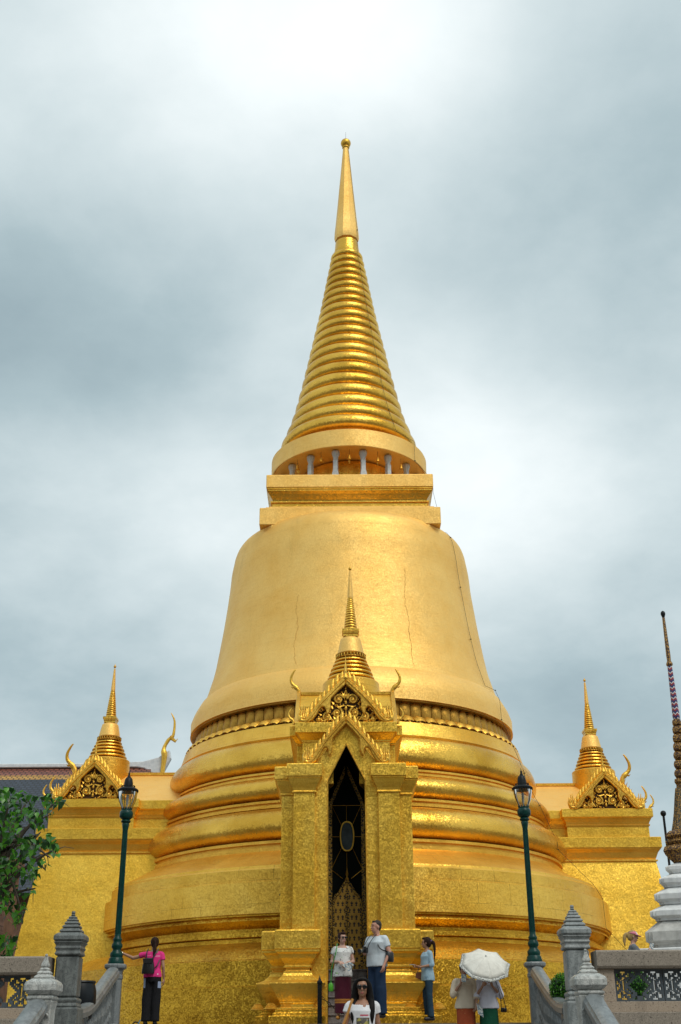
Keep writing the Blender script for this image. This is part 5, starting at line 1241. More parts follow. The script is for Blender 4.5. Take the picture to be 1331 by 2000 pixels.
for (u, v) in ends:
    e = P(u, v, 22.4+rl.random()*1.4)-To; s0 = Vector((0, 0, lerp(1.2, tr_top.z, rl.random())))
    m1 = s0.lerp(e, 0.5)+Vector((0, 0, 0.25))
    pp = smoothpath([s0, m1, e], 6); br.tube(pp, [0.05*(1-i/len(pp))+0.008 for i in range(len(pp))], 6)
    for k in range(5):
        p = pp[-2-k*2] if 2+k*2 < len(pp) else pp[-1]; q = p+Vector((rl.uniform(-.3, .3), rl.uniform(-.3, .3), rl.uniform(-.35, .15))); br.tube([p, p.lerp(q, .5)+Vector((0, 0, .04)), q], [0.012, 0.008, 0.004], 5)
br.build('branch', M['bark'], tree, True)
lms = []
for k, (L, Wd) in enumerate(((0.125, 0.10), (0.14, 0.105), (0.11, 0.095))):
    for m in range(3): lms.append(leaf_mesh('leaf', L, Wd, LM[m])[0].mesh('leaf', LM[m], True, 60))
_, (lvs, lfs) = leaf_mesh('leaf', 0.13, 0.105, LM[0])
stuffm = MB(); cnt = 0; single = 0; tries = 0
while cnt < 2600 and tries < 90000:
    tries += 1
    u = rl.uniform(-150, 128); v = rl.uniform(1535, 1885); d = inside(u, v)
    if d <= 0: continue
    # clumps and gaps
    nz = mnoise.noise(Vector((u*0.035, v*0.035, 3.1)))
    if d < 50 and nz < -0.05+0.10*rl.random() and rl.random() < 0.85: continue
    Y = rl.uniform(21.9, 24.6); p = P(u, v, Y)-To
    if p.z+TZ < TZ+0.2: pass
    hang = math.radians(rl.uniform(35, 100)); az = rl.uniform(0, 2*math.pi)
    R = Matrix.Rotation(az, 3, 'Z') @ Matrix.Rotation(-hang, 3, 'X') @ Matrix.Rotation(rl.uniform(-.6, .6), 3, 'Y')
    front = Y < 23.0
    if single < 285 and front and d < 60 and rl.random() < 0.8:
        link('leaf', lms[rl.randrange(9) if rl.random() < .6 else rl.choice((0, 3, 6, 1, 4))], tree, loc=p, rot=R.to_euler()); single += 1
    else:
        stuffm.add([p+R @ Vector(q) for q in lvs], lfs, rl.choice((0, 0, 1, 2, 2)))
    cnt += 1
o = stuffm.build('foliage', LM, tree, True, 60, kind='stuff')

def ball_shrub(u, v, Y, r, label, n=1500, sq=1.0):
    c = P(u, v, Y); t = thing('clipped_shrub', label, 'shrub', (c.x, Y, TZ)); zc = c.z-TZ
    MB().tube([(0, 0, 0), (0.01, 0, zc)], 0.03, 6).build('stem', M['bark'], t)
    mb = MB(); R_ = random.Random(int(u))
    for _ in range(n):
        a = R_.uniform(0, 2*math.pi); cz = R_.uniform(-1, 1); rr = r*R_.uniform(0.8, 1.03); q = math.sqrt(1-cz*cz)
        p = Vector((rr*q*math.cos(a), rr*q*math.sin(a), zc+rr*cz*sq)); Rm = Matrix.Rotation(R_.uniform(0, 6.3), 3, 'Z') @ Matrix.Rotation(R_.uniform(-1.5, 1.5), 3, 'X')
        mb.add([p+Rm @ Vector(x) for x in ((-.013, 0, 0), (0, -.02, .003), (.013, 0, 0), (0, .028, .003))], [(0, 1, 2, 3)], R_.choice((0, 1, 1, 2)))
    mb.ell((0, 0, zc), (r*.82, r*.82, r*.82*sq), 12, 8, mi=2)
    mb.build('clipped_crown', LM, t)
    return t
ball_shrub(1103, 1932, 22.6, 0.27, 'round clipped shrub between right lamp pedestal and tall marble post', 2600)
ball_shrub(1246, 1922, 22.8, 0.22, 'bushy plant seen through the pierced panel of the right parapet', 900, 1.4)
ball_shrub(1190, 1903, 23.4, 0.22, 'low shrub behind the right parapet, nearest the tall post', 900, 0.8)
# ------------------------------------------------------------------ people
def cloth(name, c, patches=(), rough=0.85, noise=None):
    """patches: (x0,x1,y0,y1,z0,z1, colour or material-like tuple); flat print on the cloth in the garment's own coordinates"""
    m, t, b = new_mat(name)
    f = ramp_n(t, noise_n(t, 9, 4), .3, .75)
    col = mixc(t, f, c, tuple(x*0.82 for x in c))
    co = t.nodes.new('ShaderNodeTexCoord').outputs['Object']; sp = t.nodes.new('ShaderNodeSeparateXYZ'); t.links.new(co, sp.inputs[0])
    def mm(op, a, bb=None):
        n = t.nodes.new('ShaderNodeMath'); n.operation = op
        for i, s in enumerate((a, bb)):
            if s is None: continue
            if isinstance(s, (int, float)): n.inputs[i].default_value = s
            else: t.links.new(s, n.inputs[i])
        return n.outputs[0]
    if noise:        # (scale, threshold, colour)
        for sc, th, cc in noise: col = mixc(t, ramp_n(t, noise_n(t, sc, 3, 0.7), th, th+0.06), col, cc)
    for p in patches:
        q = None
        for i, ax in ((0, 0), (2, 1), (4, 2)):
            if p[i] is None: continue
            w = mm('MULTIPLY', mm('GREATER_THAN', sp.outputs[ax], p[i]), mm('LESS_THAN', sp.outputs[ax], p[i+1])); q = w if q is None else mm('MULTIPLY', q, w)
        cc = p[6]
        if cc == 'picture':
            v = t.nodes.new('ShaderNodeTexVoronoi'); v.inputs['Scale'].default_value = 26; t.links.new(co, v.inputs['Vector'])
            cr = t.nodes.new('ShaderNodeValToRGB'); s_ = t.nodes.new('ShaderNodeSeparateColor'); t.links.new(v.outputs['Color'], s_.inputs[0]); t.links.new(s_.outputs[0], cr.inputs[0])
            e = cr.color_ramp.elements; e[0].position = 0; e[0].color = (0.05, 0.045, 0.04, 1); e[1].position = 1; e[1].color = (0.5, 0.42, 0.12, 1)
            for q_, c_ in ((.3, (.16, .15, .13, 1)), (.5, (.35, .33, .28, 1)), (.68, (.30, .05, .06, 1)), (.82, (.12, .18, .07, 1))): x = e.new(q_); x.color = c_
            cc = cr.outputs[0]
        col = mixc(t, q, col, cc)
    t.links.new(col, b.inputs['Base Color']); b.inputs['Roughness'].default_value = rough; b.inputs['Specular IOR Level'].default_value = 0.2
    n = bump(t, b, noise_n(t, 14, 3, 0.6, sc3=(1, 1, 0.45)), 0.55, 0.02); bump(t, b, noise_n(t, 300, 2), 0.1, 0.002, n)
    return m
def skin(name, c):
    m, t, b = new_mat(name); f = ramp_n(t, noise_n(t, 12, 3), .3, .7)
    t.links.new(mixc(t, f, c, (c[0]*.9, c[1]*.82, c[2]*.78)), b.inputs['Base Color']); b.inputs['Roughness'].default_value = 0.5
    b.inputs['Subsurface Weight'].default_value = 0.08; b.inputs['Subsurface Radius'].default_value = (0.01, 0.004, 0.002); return m
SK = {'fair': skin('fair_skin', (0.56, 0.34, 0.26)), 'ruddy': skin('ruddy_skin', (0.52, 0.27, 0.19)), 'tan': skin('tan_skin', (0.40, 0.22, 0.14)), 'brown': skin('brown_skin', (0.36, 0.185, 0.11))}
def hairm(name, c): 
    m, t, b = new_mat(name); f = noise_n(t, 60, 3, .6, sc3=(1, 1, .08)); t.links.new(mixc(t, ramp_n(t, f, .35, .65), c, tuple(x*.45 for x in c)), b.inputs['Base Color']); b.inputs['Roughness'].default_value = 0.6; b.inputs['Specular IOR Level'].default_value = 0.15; bump(t, b, f, .5, .01); return m
HB, HBR, HG, HBL = hairm('black_hair', (0.008, 0.006, 0.005)), hairm('dark_brown_hair', (0.035, 0.015, 0.009)), hairm('short_grey_brown_hair', (0.06, 0.05, 0.042)), hairm('blonde_hair', (0.60, 0.40, 0.16))
M['dark_lens'] = plain('dark_sunglass_lens', (0.012, 0.010, 0.010), 0.12, bmp=0)
M['lip'] = plain('lip_red', (0.42, 0.09, 0.09), 0.4, bmp=0)
M['eye'] = plain('dark_eye', (0.02, 0.015, 0.012), 0.2, bmp=0)
M['black_leather'] = plain('black_leather', (0.013, 0.012, 0.013), 0.4, bmp=0.1)
M['brown_leather'] = plain('brown_leather', (0.17, 0.055, 0.03), 0.5, bmp=0.2)
M['mustard_leather'] = plain('mustard_leather', (0.45, 0.20, 0.03), 0.5, bmp=0.2)
M['green_strap'] = plain('bright_green_strap', (0.05, 0.33, 0.05), 0.5, bmp=0)
M['steel'] = plain('bright_metal_fitting', (0.75, 0.70, 0.55), 0.25, 0.9, bmp=0)
M['paper'] = pattern_mat('printed_leaflet_paper', (0.66, 0.66, 0.62), (0.20, 0.28, 0.34), 32, 0.5, 0.6)
M['plastic_green'] = plain('bright_green_pouch', (0.08, 0.40, 0.02), 0.4, bmp=0.1)

WORK = bpy.data.scenes.new('work'); VOX = 1.35
def remesh(mb, name, mats, parent, voxel=0.012, sm=4, disp=0.0, dsc=6.0):
    me0 = mb.mesh('tmp_volume'); ob = bpy.data.objects.new('tmp_volume', me0); WORK.collection.objects.link(ob)
    r = ob.modifiers.new('r', 'REMESH'); r.mode = 'VOXEL'; r.voxel_size = voxel*VOX
    s = ob.modifiers.new('s', 'SMOOTH'); s.factor = 0.5; s.iterations = sm
    WORK.view_layers[0].update(); dg = WORK.view_layers[0].depsgraph; me = bpy.data.meshes.new_from_object(ob.evaluated_get(dg)); me.name = name
    bpy.data.objects.remove(ob); bpy.data.meshes.remove(me0)
    if disp:
        for v in me.vertices:
            p = v.co; k = mnoise.noise(Vector((p.x*dsc, p.y*dsc, p.z*dsc*0.5+7)))
            v.co = p+v.normal*k*disp
    me.materials.clear()
    for m in (mats if isinstance(mats, (list, tuple)) else [mats]): me.materials.append(m)
    me.polygons.foreach_set('use_smooth', [True]*len(me.polygons)); me.update()
    return link(name, me, parent)
V = Vector
def hand(mb, w, d, nrm, s, curl=0.5, side=1):
    """palm and five fingers from wrist w along d; nrm = direction the palm faces"""
    d = d.normalized(); n = (nrm-d*nrm.dot(d)).normalized(); a = d.cross(n).normalized()*side
    pc = w+d*0.045*s
    mb.cap(w, w+d*0.05*s, 0.024*s, 0.026*s)
    for k, (o, L) in enumerate(((-0.03, .060), (-0.01, .072), (0.01, .068), (0.028, .055))):
        b = w+d*0.075*s+a*o*s; mb.cap(w+d*0.03*s+a*o*0.8*s, b, 0.013*s, 0.0115*s, 8)
        k1 = (d*math.cos(curl)+n*math.sin(curl)).normalized(); m1 = b+k1*L*0.5*s
        k2 = (d*math.cos(curl*2.1)+n*math.sin(curl*2.1)).normalized(); e = m1+k2*L*0.5*s
        mb.cap(b, m1, 0.0105*s, 0.0095*s, 8); mb.cap(m1, e, 0.0095*s, 0.0080*s, 8)
    tb = w+d*0.025*s-a*0.022*s; t1 = tb+(d*0.6-a*0.6+n*0.4).normalized()*0.038*s; t2 = t1+(d*0.85-a*0.1+n*0.45).normalized()*0.032*s
    mb.cap(tb, t1, 0.014*s, 0.012*s, 8); mb.cap(t1, t2, 0.0115*s, 0.009*s, 8)
def person(label, u, v_head, Y, H, face=0.0, J=None, skin_='fair', build=1.0, headturn=0.0, headtilt=0.0, group=None, male=False, zfoot=None):
    """figure with feet at (u, Y); local frame: looks towards -y, its own left is +x; face = turn about z"""
    s = H/1.65
    head_w = P(u, v_head, Y); zf = head_w.z-H if zfoot is None else zfoot
    t = thing('person', label, 'person', (head_w.x, Y, zf), face)
    j = dict(pel=V((0, 0, .93)), waist=V((0, 0, 1.06)), chest=V((0, .005, 1.24)), neck=V((0, .015, 1.40)), head=V((0, -.01, 1.545)),
             shL=V((.165, .01, 1.345)), elL=V((.205, .02, 1.08)), wrL=V((.20, -.05, .86)), hipL=V((.085, 0, .88)), knL=V((.09, -.015, .48)), anL=V((.095, .02, .085)),
             shR=V((-.165, .01, 1.345)), elR=V((-.205, .02, 1.08)), wrR=V((-.20, -.05, .86)), hipR=V((-.085, 0, .88)), knR=V((-.09, -.015, .48)), anR=V((-.095, .02, .085)),
             hdL=V((0, -.1, -1)), hdR=V((0, -.1, -1)), pmL=V((-1, 0, 0)), pmR=V((1, 0, 0)), curlL=.35, curlR=.35)
    if male:
        j['shL'].x = .20; j['shR'].x = -.20; j['elL'].x = .245; j['elR'].x = -.245; j['wrL'].x = .25; j['wrR'].x = -.25
    for k, q in (J or {}).items(): j[k] = V(q) if isinstance(q, tuple) else q
    for k in j:
        if isinstance(j[k], Vector) and k[:2] not in ('hd', 'pm'): j[k] = j[k]*s
    b = build; mb = MB()
    HR = Matrix.Rotation(headturn, 3, 'Z') @ Matrix.Rotation(headtilt, 3, 'X'); hc = j['head']
    def h(x, y, z): return hc+HR @ V((x*s, y*s, z*s))
    # torso
    mb.loft([(0, 0, .80*s, .10*s*b, .085*s*b), (0, .005*s, .88*s, .165*s*b, .115*s*b), (0, .005*s, .95*s, .165*s*b, .112*s*b), (0, 0, 1.06*s, (.125 if not male else .155)*s*b, .095*s*b), (0, 0, 1.18*s, .142*s*b, .105*s*b),
             (0, 0, 1.28*s, (.16 if not male else .185)*s*b, .112*s*b), (0, .008*s, 1.35*s, (.15 if not male else .175)*s, .085*s), (0, .015*s, 1.40*s, .075*s, .06*s)], 24)
    mb.cap(j['neck']-V((0, 0, .05*s)), hc+V((0, .015*s, -.06*s)), (.052 if not male else .062)*s, (.047 if not male else .056)*s)
    for S_ in 'LR':
        mb.cap(V((j['sh'+S_].x*.45, .01*s, 1.345*s)), j['sh'+S_]+V((-j['sh'+S_].x*.06, 0, -.014*s)), .036*s, .042*s*b)
        mb.cap(j['sh'+S_]+V((-j['sh'+S_].x*.06, 0, -.02*s)), j['el'+S_], .043*s*b, .036*s*b); mb.cap(j['el'+S_], j['wr'+S_], .036*s*b, .0235*s)
        hand(mb, j['wr'+S_], j['hd'+S_], j['pm'+S_], s*1.05, j['curl'+S_], 1 if S_ == 'R' else -1)
        mb.cap(j['hip'+S_], j['kn'+S_], .085*s*b, .055*s*b); mb.cap(j['kn'+S_], j['an'+S_], .055*s*b, .036*s)
        f = j['an'+S_]; mb.cap(f+V((0, .03*s, -.045*s)), f+V((0, -.13*s, -.055*s)), .035*s, .028*s)
    # head: skull, jaw, cheeks, nose, brow, ears
    mb.ell(h(0, .012, .025), (.074*s, .092*s, .090*s), 20, 14, mat=HR); mb.ell(h(0, -.022, -.045), (.056*s, .062*s, .068*s), 16, 12, mat=HR); mb.ell(h(0, -.055, -.085), (.026*s, .024*s, .022*s), 10, 8, mat=HR)
    mb.cap(h(0, -.080, .015), h(0, -.100, -.020), .009*s, .0135*s, 8); mb.ell(h(0, -.078, -.055), (.024*s, .012*s, .012*s), 10, 6, mat=HR)
    mb.ell(h(0, -.070, .040), (.052*s, .016*s, .010*s), 10, 6, mat=HR)
    for q in (1, -1):
        mb.ell(h(q*.036, -.060, -.022), (.020*s, .018*s, .018*s), 8, 6, mat=HR); mb.ell(h(q*.076, .008, -.008), (.010*s, .018*s, .030*s), 8, 6, mat=HR)
    remesh(mb, 'body', SK[skin_], t, 0.0075*s, 3)
    lp = MB().ell(h(0, -.0915, -.056), (.020*s, .006*s, .0045*s), 10, 6, mat=HR).ell(h(0, -.0905, -.064), (.016*s, .006*s, .005*s), 10, 6, mat=HR); lp.build('lips', M['lip'], t, True)
    return t, j, s, h, HR
def eyes(t, s, h, HR):
    mb = MB()
    for q in (1, -1):
        mb.ell(h(q*.030, -.083, .014), (.013*s, .006*s, .0065*s), 10, 6, mat=HR)
        mb.cap(h(q*.018, -.090, .036), h(q*.044, -.080, .036), .004*s, .003*s, 6)
    mb.build('eyes', M['eye'], t, True)
def sunglasses(t, s, h, HR, big=1.0):
    g = MB()
    for q in (1, -1):
        g.ell(h(q*.033, -.094, .012), (.031*s*big, .008*s, .024*s*big), 14, 8, mat=HR @ Matrix.Rotation(-q*0.25, 3, 'Z'))
        g.tube([h(q*.060, -.083, .018), h(q*.078, -.03, .018), h(q*.080, .015, .012)], .0045*s, 6)
    g.cap(h(-.012, -.100, .018), h(.012, -.100, .018), .004*s, .004*s, 6)
    g.build('sunglasses', M['dark_lens'], t, True)
def torso_cloth(t, j, s, name, mat, hem=.86, ease=1.12, b=1.0, sleeve=.45, male=False, neck=1.385, disp=.010, flare=1.0, sl_ease=1.0, deep=0.0, voxel=.010, long_=None):
    """shirt: torso volume plus sleeves; sleeve = fraction of the upper arm (above 1 goes down the forearm)"""
    mb = MB(); e = ease; w = (.155 if male else .128)
    z0 = hem
    mb.loft([(0, .005*s, z0*s, .172*s*b*e*flare, .122*s*b*e*flare), (0, .005*s, (z0+.07)*s, .168*s*b*e*flare, .12*s*b*e), (0, 0, 1.06*s, w*s*b*e*1.10, .10*s*b*e*1.06), (0, 0, 1.18*s, (w+.018)*s*b*e, .107*s*b*e*1.05),
             (0, -.004*s, 1.27*s, (w+.034)*s*b*e, .118*s*b*e), (0, .005*s, 1.345*s, (w+.030)*s*1.05, .098*s), (0, .012*s, (neck-.01)*s, .105*s, .072*s), (0, .012*s, neck*s, .085*s, .06*s)], 28)
    for S_ in 'LR':
        sh, el, wr = j['sh'+S_], j['el'+S_], j['wr'+S_]
        mb.cap(V((sh.x*.45, sh.y, 1.352*s)), sh+V((-sh.x*.06, 0, -.010*s)), .050*s, .058*s*b*max(1, sl_ease))
        k = min(sleeve, 1.0); e1 = sh.lerp(el, k)
        mb.tube([sh.lerp(el, q*k)+V((-sh.x*.04*(1-q), 0, -.012*s*(1-q))) for q in (0, .3, .6, .85, 1)], [.060*s*b*sl_ease, .060*s*b*sl_ease, .057*s*b*sl_ease, .055*s*b*sl_ease, .056*s*b*sl_ease], 14)
        if sleeve > 1:
            e2 = el.lerp(wr, sleeve-1); mb.cap(sh.lerp(el, .8), el, .052*s*sl_ease, .050*s*sl_ease); mb.tube([el, el.lerp(e2, .5), e2], [.050*s*sl_ease, .045*s*sl_ease, .044*s*sl_ease], 14)
    return remesh(mb, name, mat, t, voxel*s, 3, disp*s, 9)
def trousers(t, j, s, mat, b=1.0, male=False, wide=1.0, name='trousers', top=.98):
    mb = MB(); mb.loft([(0, .01*s, .80*s, .13*s*b, .11*s*b), (0, .005*s, .88*s, .178*s*b, .128*s*b), (0, 0, top*s, .165*s*b, .12*s*b), (0, 0, (top+.03)*s, .15*s*b, .11*s*b)], 24)
    for S_ in 'LR':
        a = j['an'+S_]+V((0, 0, .0)); mb.cap(j['hip'+S_], j['kn'+S_], .098*s*b, .074*s*b*wide); mb.tube([j['kn'+S_]+V((0, 0, .03*s)), j['kn'+S_].lerp(a, .5), a-V((0, 0, .02*s))], [.076*s*b*wide, .070*s*b*wide, .070*s*wide], 14)
    return remesh(mb, name, mat, t, .011*s, 3, .010*s, 8)
def skirt(t, s, mat, top=1.0, hem=.12, r0=.155, r1=.165, name='skirt', hipr=.185, dx=0):
    pr = [(top, r0, .80), (top-.10, hipr*.96, .78), (top-.2, hipr, .76), (lerp(top, hem, .5), lerp(hipr, r1, .5), .78), (hem, r1, .80)]
    n = 40; vs = []; sm_ = smoothpath([(a, bb, c) for a, bb, c in pr], 5)
    for q in sm_:
        for i in range(n):
            a = 2*math.pi*i/n; f = 1+0.035*math.sin(a*7+q[0]*2)*(top-q[0])/(top-hem)+0.02*math.sin(a*3+1); vs.append((q[1]*s*math.cos(a)*f, q[1]*q[2]*s*math.sin(a)*f+.005*s, q[0]*s))
    k = len(sm_); fs = [(jj*n+(i+1) % n, jj*n+i, (jj+1)*n+i, (jj+1)*n+(i+1) % n) for jj in range(k-1) for i in range(n)]+[tuple(range(n))]
    return MB().add(vs, fs).build(name, mat, t, True, 80)
def shoes(t, j, s, mat):
    for S_ in 'LR':
        f = j['an'+S_]; mb = MB(); mb.cap(f+V((0, .035*s, -.045*s)), f+V((0, -.14*s, -.052*s)), .042*s, .036*s); remesh(mb, 'shoe', mat, t, .01*s, 2)
def hair_cap(mb, h, s, HR, back=1.0, front=0.0, low=0.0):
    mb.ell(h(0, .030*back, .040), (.084*s, .092*s, .088*s), 20, 14, mat=HR)
    mb.ell(h(0, .055, -.01-low), (.078*s, .066*s, .085*s), 18, 12, mat=HR)
    for q in (1, -1): mb.ell(h(q*.055, .025, .03), (.032*s, .066*s, .068*s), 12, 8, mat=HR)
    mb.ell(h(0, -.035+front, .098), (.060*s, .048*s, .028*s), 14, 8, mat=HR)
def watch(t, j, s, side, mat):
    w = j['wr'+side]; e = j['el'+side]; d = (w-e).normalized()
    MB().tube([w-d*.012*s, w+d*.012*s], .029*s, 14).build('wristwatch', mat, t, True)

# --- woman in pink, back to us, hand on the left lamp post
lx, lz = -4.52, lampN[1][1]
pk_u, pk_Y = 303, 25.45
J = dict(shL=(.165, .01, 1.345), elL=(.205, .0, 1.07), wrL=(.235, -.03, .85), shR=(-.165, .01, 1.345))
t, j, s, h, HR = person('woman seen from behind in pink t-shirt and black trousers, left hand reaching to lamp post', pk_u, 1832, pk_Y, 1.63, math.pi, dict(
    shL=(.17, .01, 1.345), elL=(.42, .0, 1.262), wrL=(.655, .02, 1.36), hdL=(.85, .0, .50), pmL=(0, .3, -1), curlL=.25, wrR=(-.225, -.03, .86), elR=(-.21, .03, 1.09)), 'tan', 1.0, 0.25)
PINK = t
pinkm = cloth('hot_pink_jersey', (0.80, 0.045, 0.25), [(-.14, -.02, .02, .3, 1.262, 1.270, (.85, .35, .5)), (-.14, -.02, .02, .3, 1.285, 1.291, (.85, .35, .5)), (.04, .14, .02, .3, 1.285, 1.291, (.85, .35, .5)), (-.125, -.105, .02, .3, .925, .945, (.85, .8, .8))])
torso_cloth(t, j, s, 'pink_shirt', pinkm, hem=.89, sleeve=.50, ease=1.10)
blk = cloth('black_trousers_with_grey_panels', (0.012, 0.012, 0.014), [(.125, .3, None, None, .68, .86, (.30, .36, .50)), (-.3, -.125, None, None, .68, .80, (.30, .36, .50))])
trousers(t, j, s, blk, 1.0, wide=1.35, top=.93)
shoes(t, j, s, cloth('dark_shoe', (0.03, 0.03, 0.03)))
mb = MB(); hair_cap(mb, h, s, HR, low=.0); mb.cap(h(0, .10, .02), h(0, .115, -.06), .030*s, .034*s); mb.tube(smoothpath([h(0, .115, -.04), h(.0, .125, -.14), h(.01, .12, -.24), h(.02, .11, -.31)], 4), [.034*s, .036*s, .037*s, .037*s, .036*s, .034*s, .032*s, .030*s, .026*s, .022*s, .016*s, .010*s, .006*s], 10)
remesh(mb, 'hair', HBR, t, .009, 2, .003, 30)
watch(t, j, s, 'L', M['steel'])
bp_ = thing('backpack', 'small black leather backpack with gold rings on the woman in pink', 'backpack', t.matrix_world @ V((.06, .17, .0)) if False else (PINK.location.x-.075, pk_Y-.165, PINK.location.z+.98*s), 0)
b_ = MB(); b_.loft([(0, 0, -.03, .125, .062), (0, 0, .0, .130, .068), (0, 0, .12, .118, .064), (0, 0, .22, .098, .055), (0, 0, .26, .075, .042), (0, 0, .268, .05, .02)], 20); b_.build('bag_body', M['black_leather'], bp_, True)
b_ = MB().prism([(-.11, .255), (.11, .255), (.095, .16), (-.095, .16)], -.075, -.062).build('flap', M['black_leather'], bp_, bevel=.008)
MB().cap((-.035, -.07, .10), (-.035, -.078, .17), .006, .006).cap((.03, -.07, .10), (.03, -.078, .17), .006, .006).build('tassel_cord', M['black_leather'], bp_)
for x in (-.075, 0.0, .07): MB().tube([(x+.018*math.cos(a), -.07, .225+.018*math.sin(a)) for a in [2*math.pi*i/10 for i in range(11)]], .005, 6).build('ring', M['steel'], bp_)
for (a, m1, e) in (((-.045, .0, .25), (-.05, .02, .36), (-.03, .08, .45)), ((.07, .0, .25), (.12, .02, .34), (.175, .08, .45)), ((.10, .02, .06), (.17, .03, .12), (.21, .08, .24))):
    MB().tube(smoothpath([a, m1, e], 4), .011, 6, flat=.5).build('strap', M['black_leather'], bp_)
bg2 = thing('dark_bag', 'black bag with blue strip at the feet of the woman in pink', 'bag', (PINK.location.x-.10, 24.52, LZ+.305))
MB().loft([(0, 0, 0, .12, .07), (0, 0, .12, .13, .07), (.01, 0, .22, .10, .05), (.01, 0, .25, .07, .03)], 18).build('bag_body', M['black_leather'], bg2, True)
MB().tube(smoothpath([(-.10, 0, .12), (-.12, 0, .24), (-.06, 0, .34), (.02, 0, .33)], 4), .012, 6).build('strap', M['black_leather'], bg2, True)
MB().tube([(-.01, -.05, .24), (.06, -.05, .38)], .009, 6).build('blue_strip', plain('cyan_blue_trim', (.02, .30, .55), .5), bg2)

# --- couple by the doorway
cm = cloth('white_shirt_with_grey_green_print', (0.78, 0.78, 0.76), noise=[(16, .56, (.28, .27, .26)), (11, .66, (.20, .50, .06))])
wu, wY, wH = 669, 25.6, 1.64
t, j, s, h, HR = person('woman in white printed top, sunglasses and long maroon skirt, standing left of the tall man', wu, 1822, wY, wH, -0.12, dict(
    elR=(-.225, .02, 1.09), wrR=(-.055, -.17, 1.075), hdR=(.92, -.25, -.22), pmR=(0, .3, -1), curlR=.5, elL=(.22, .03, 1.09), wrL=(.12, -.17, 1.06), hdL=(-.55, -.3, -.75), pmL=(-.5, .4, 0), curlL=.6), 'fair', .98, .62, .05)
COUPLE = t
sunglasses(t, s, h, HR)
torso_cloth(t, j, s, 'printed_shirt', cm, hem=.80, sleeve=.42, ease=1.14, sl_ease=1.05, neck=1.372, flare=1.03)
mb = MB(); hair_cap(mb, h, s, HR, front=-.01); mb.ell(h(0, .125, -.03), (.04*s, .04*s, .045*s), 12, 8); remesh(mb, 'hair', hairm('auburn_brown_hair', (.045, .016, .010)), t, .009, 2, .004, 30)
mk_ = cloth('maroon_silk_skirt', (0.075, 0.008, 0.020), [(None, None, None, None, .30, .38, (.42, .17, .03)), (None, None, None, None, .335, .345, (.10, .02, .02))], .5)
skirt(t, s, mk_, top=.99, hem=.12, r0=.14, r1=.170, hipr=.170)
shoes(t, j, s, M['mustard_leather'])
gb_ = thing('green_bag', 'small bright green pouch hanging at the hip of the sunglasses woman', 'bag', (COUPLE.location.x-.235, wY-.05, COUPLE.location.z+.52))
MB().loft([(0, 0, 0, .030, .02), (0, 0, .015, .048, .028), (0, 0, .13, .050, .028), (0, 0, .165, .020, .015)], 16).build('pouch', M['plastic_green'], gb_, True)
MB().tube(smoothpath([(0, 0, .16), (.02, -.02, .45), (.10, -.10, .72), (.13, -.02, .905)], 5), .010, 6).build('strap', M['green_strap'], gb_, True)
mp = thing('leaflet', 'folded map leaflet held by the sunglasses woman in the maroon skirt', 'leaflet', (COUPLE.location.x+.085, wY-.27, COUPLE.location.z+.96), 0.1)
MB().prism([(-.10, .05), (.04, -.08), (.12, .0), (.02, .09)], -.004, .004).build('left_sheet', M['paper'], mp); MB().prism([(.03, .08), (.13, .02), (.15, .05), (.06, .11)], -.012, -.006).build('right_sheet', M['paper'], mp)

mu, mY = 736, 25.3
t, j, s, h, HR = person('tall man in pale blue t-shirt and navy trousers with camera, looking left', mu-1, 1799, mY, 1.82, -0.75, dict(
    elR=(-.235, -.06, 1.10), wrR=(-.09, -.24, 1.10), hdR=(.5, -.7, .15), pmR=(1, 0, -.2), curlR=.8, elL=(.285, .03, 1.09), wrL=(.26, -.10, .87), hdL=(-.1, -.25, -1), pmL=(-1, 0, 0), curlL=.5), 'ruddy', 1.12, -.35, .0, male=True)
MAN = t
eyes(t, s, h, HR)
mt = cloth('pale_blue_grey_jersey', (0.62, 0.68, 0.72))
torso_cloth(t, j, s, 'blue_shirt', mt, hem=.86, sleeve=.62, ease=1.13, b=1.12, male=True, sl_ease=.95, neck=1.39)
trousers(t, j, s, cloth('navy_trousers', (0.016, 0.035, 0.075)), 1.1, True, 1.25)
shoes(t, j, s, M['black_leather'])
mb = MB(); mb.ell(h(0, .028, .046), (.078*s, .088*s, .080*s), 20, 14, mat=HR); mb.ell(h(0, .055, .0), (.070*s, .052*s, .07*s), 16, 10, mat=HR); mb.ell(h(0, -.045, .093), (.05*s, .03*s, .018*s), 12, 6, mat=HR); remesh(mb, 'hair', HG, t, .008, 2, .003, 40)
Rm = Matrix.Rotation(-0.75, 3, 'Z')
def mloc(x, y, z): q = Rm @ V((x*s, y*s, z*s)); return (MAN.location.x+q.x, MAN.location.y+q.y, MAN.location.z+q.z)
cam_o = thing('camera', 'black camera with long lens held at the chest of the tall man', 'camera', mloc(-.02, -.30, 1.125), -0.75)
MB().box(-.07, .07, -.035, .035, -.05, .05).box(-.025, .025, -.03, .03, .05, .075).build('camera_body', M['black_leather'], cam_o, bevel=.01)
cl = MB().tube([(-.0, -.035, 0), (-.0, -.10, -.01), (-.0, -.17, -.02)], [.036, .038, .042], 16).build('lens', M['black_leather'], cam_o, True); MB().tube([(-.0, -.125, -.013), (-.0, -.135, -.015)], .0415, 16).build('silver_band', M['steel'], cl)
MB().tube(smoothpath([(.07, 0, .03), (.08, .06, .14), (.10, .18, .27), (.05, .30, .32)], 5), .014, 6, flat=.4).tube(smoothpath([(-.07, 0, .03), (-.05, .10, .17), (-.04, .20, .28), (.0, .30, .32)], 5), .012, 6, flat=.4).build('neck_strap', M['black_leather'], cam_o, True)
hb = thing('camera_bag', 'black shoulder bag hanging at the hip of the tall man', 'bag', mloc(.265, .06, .93), -0.5)
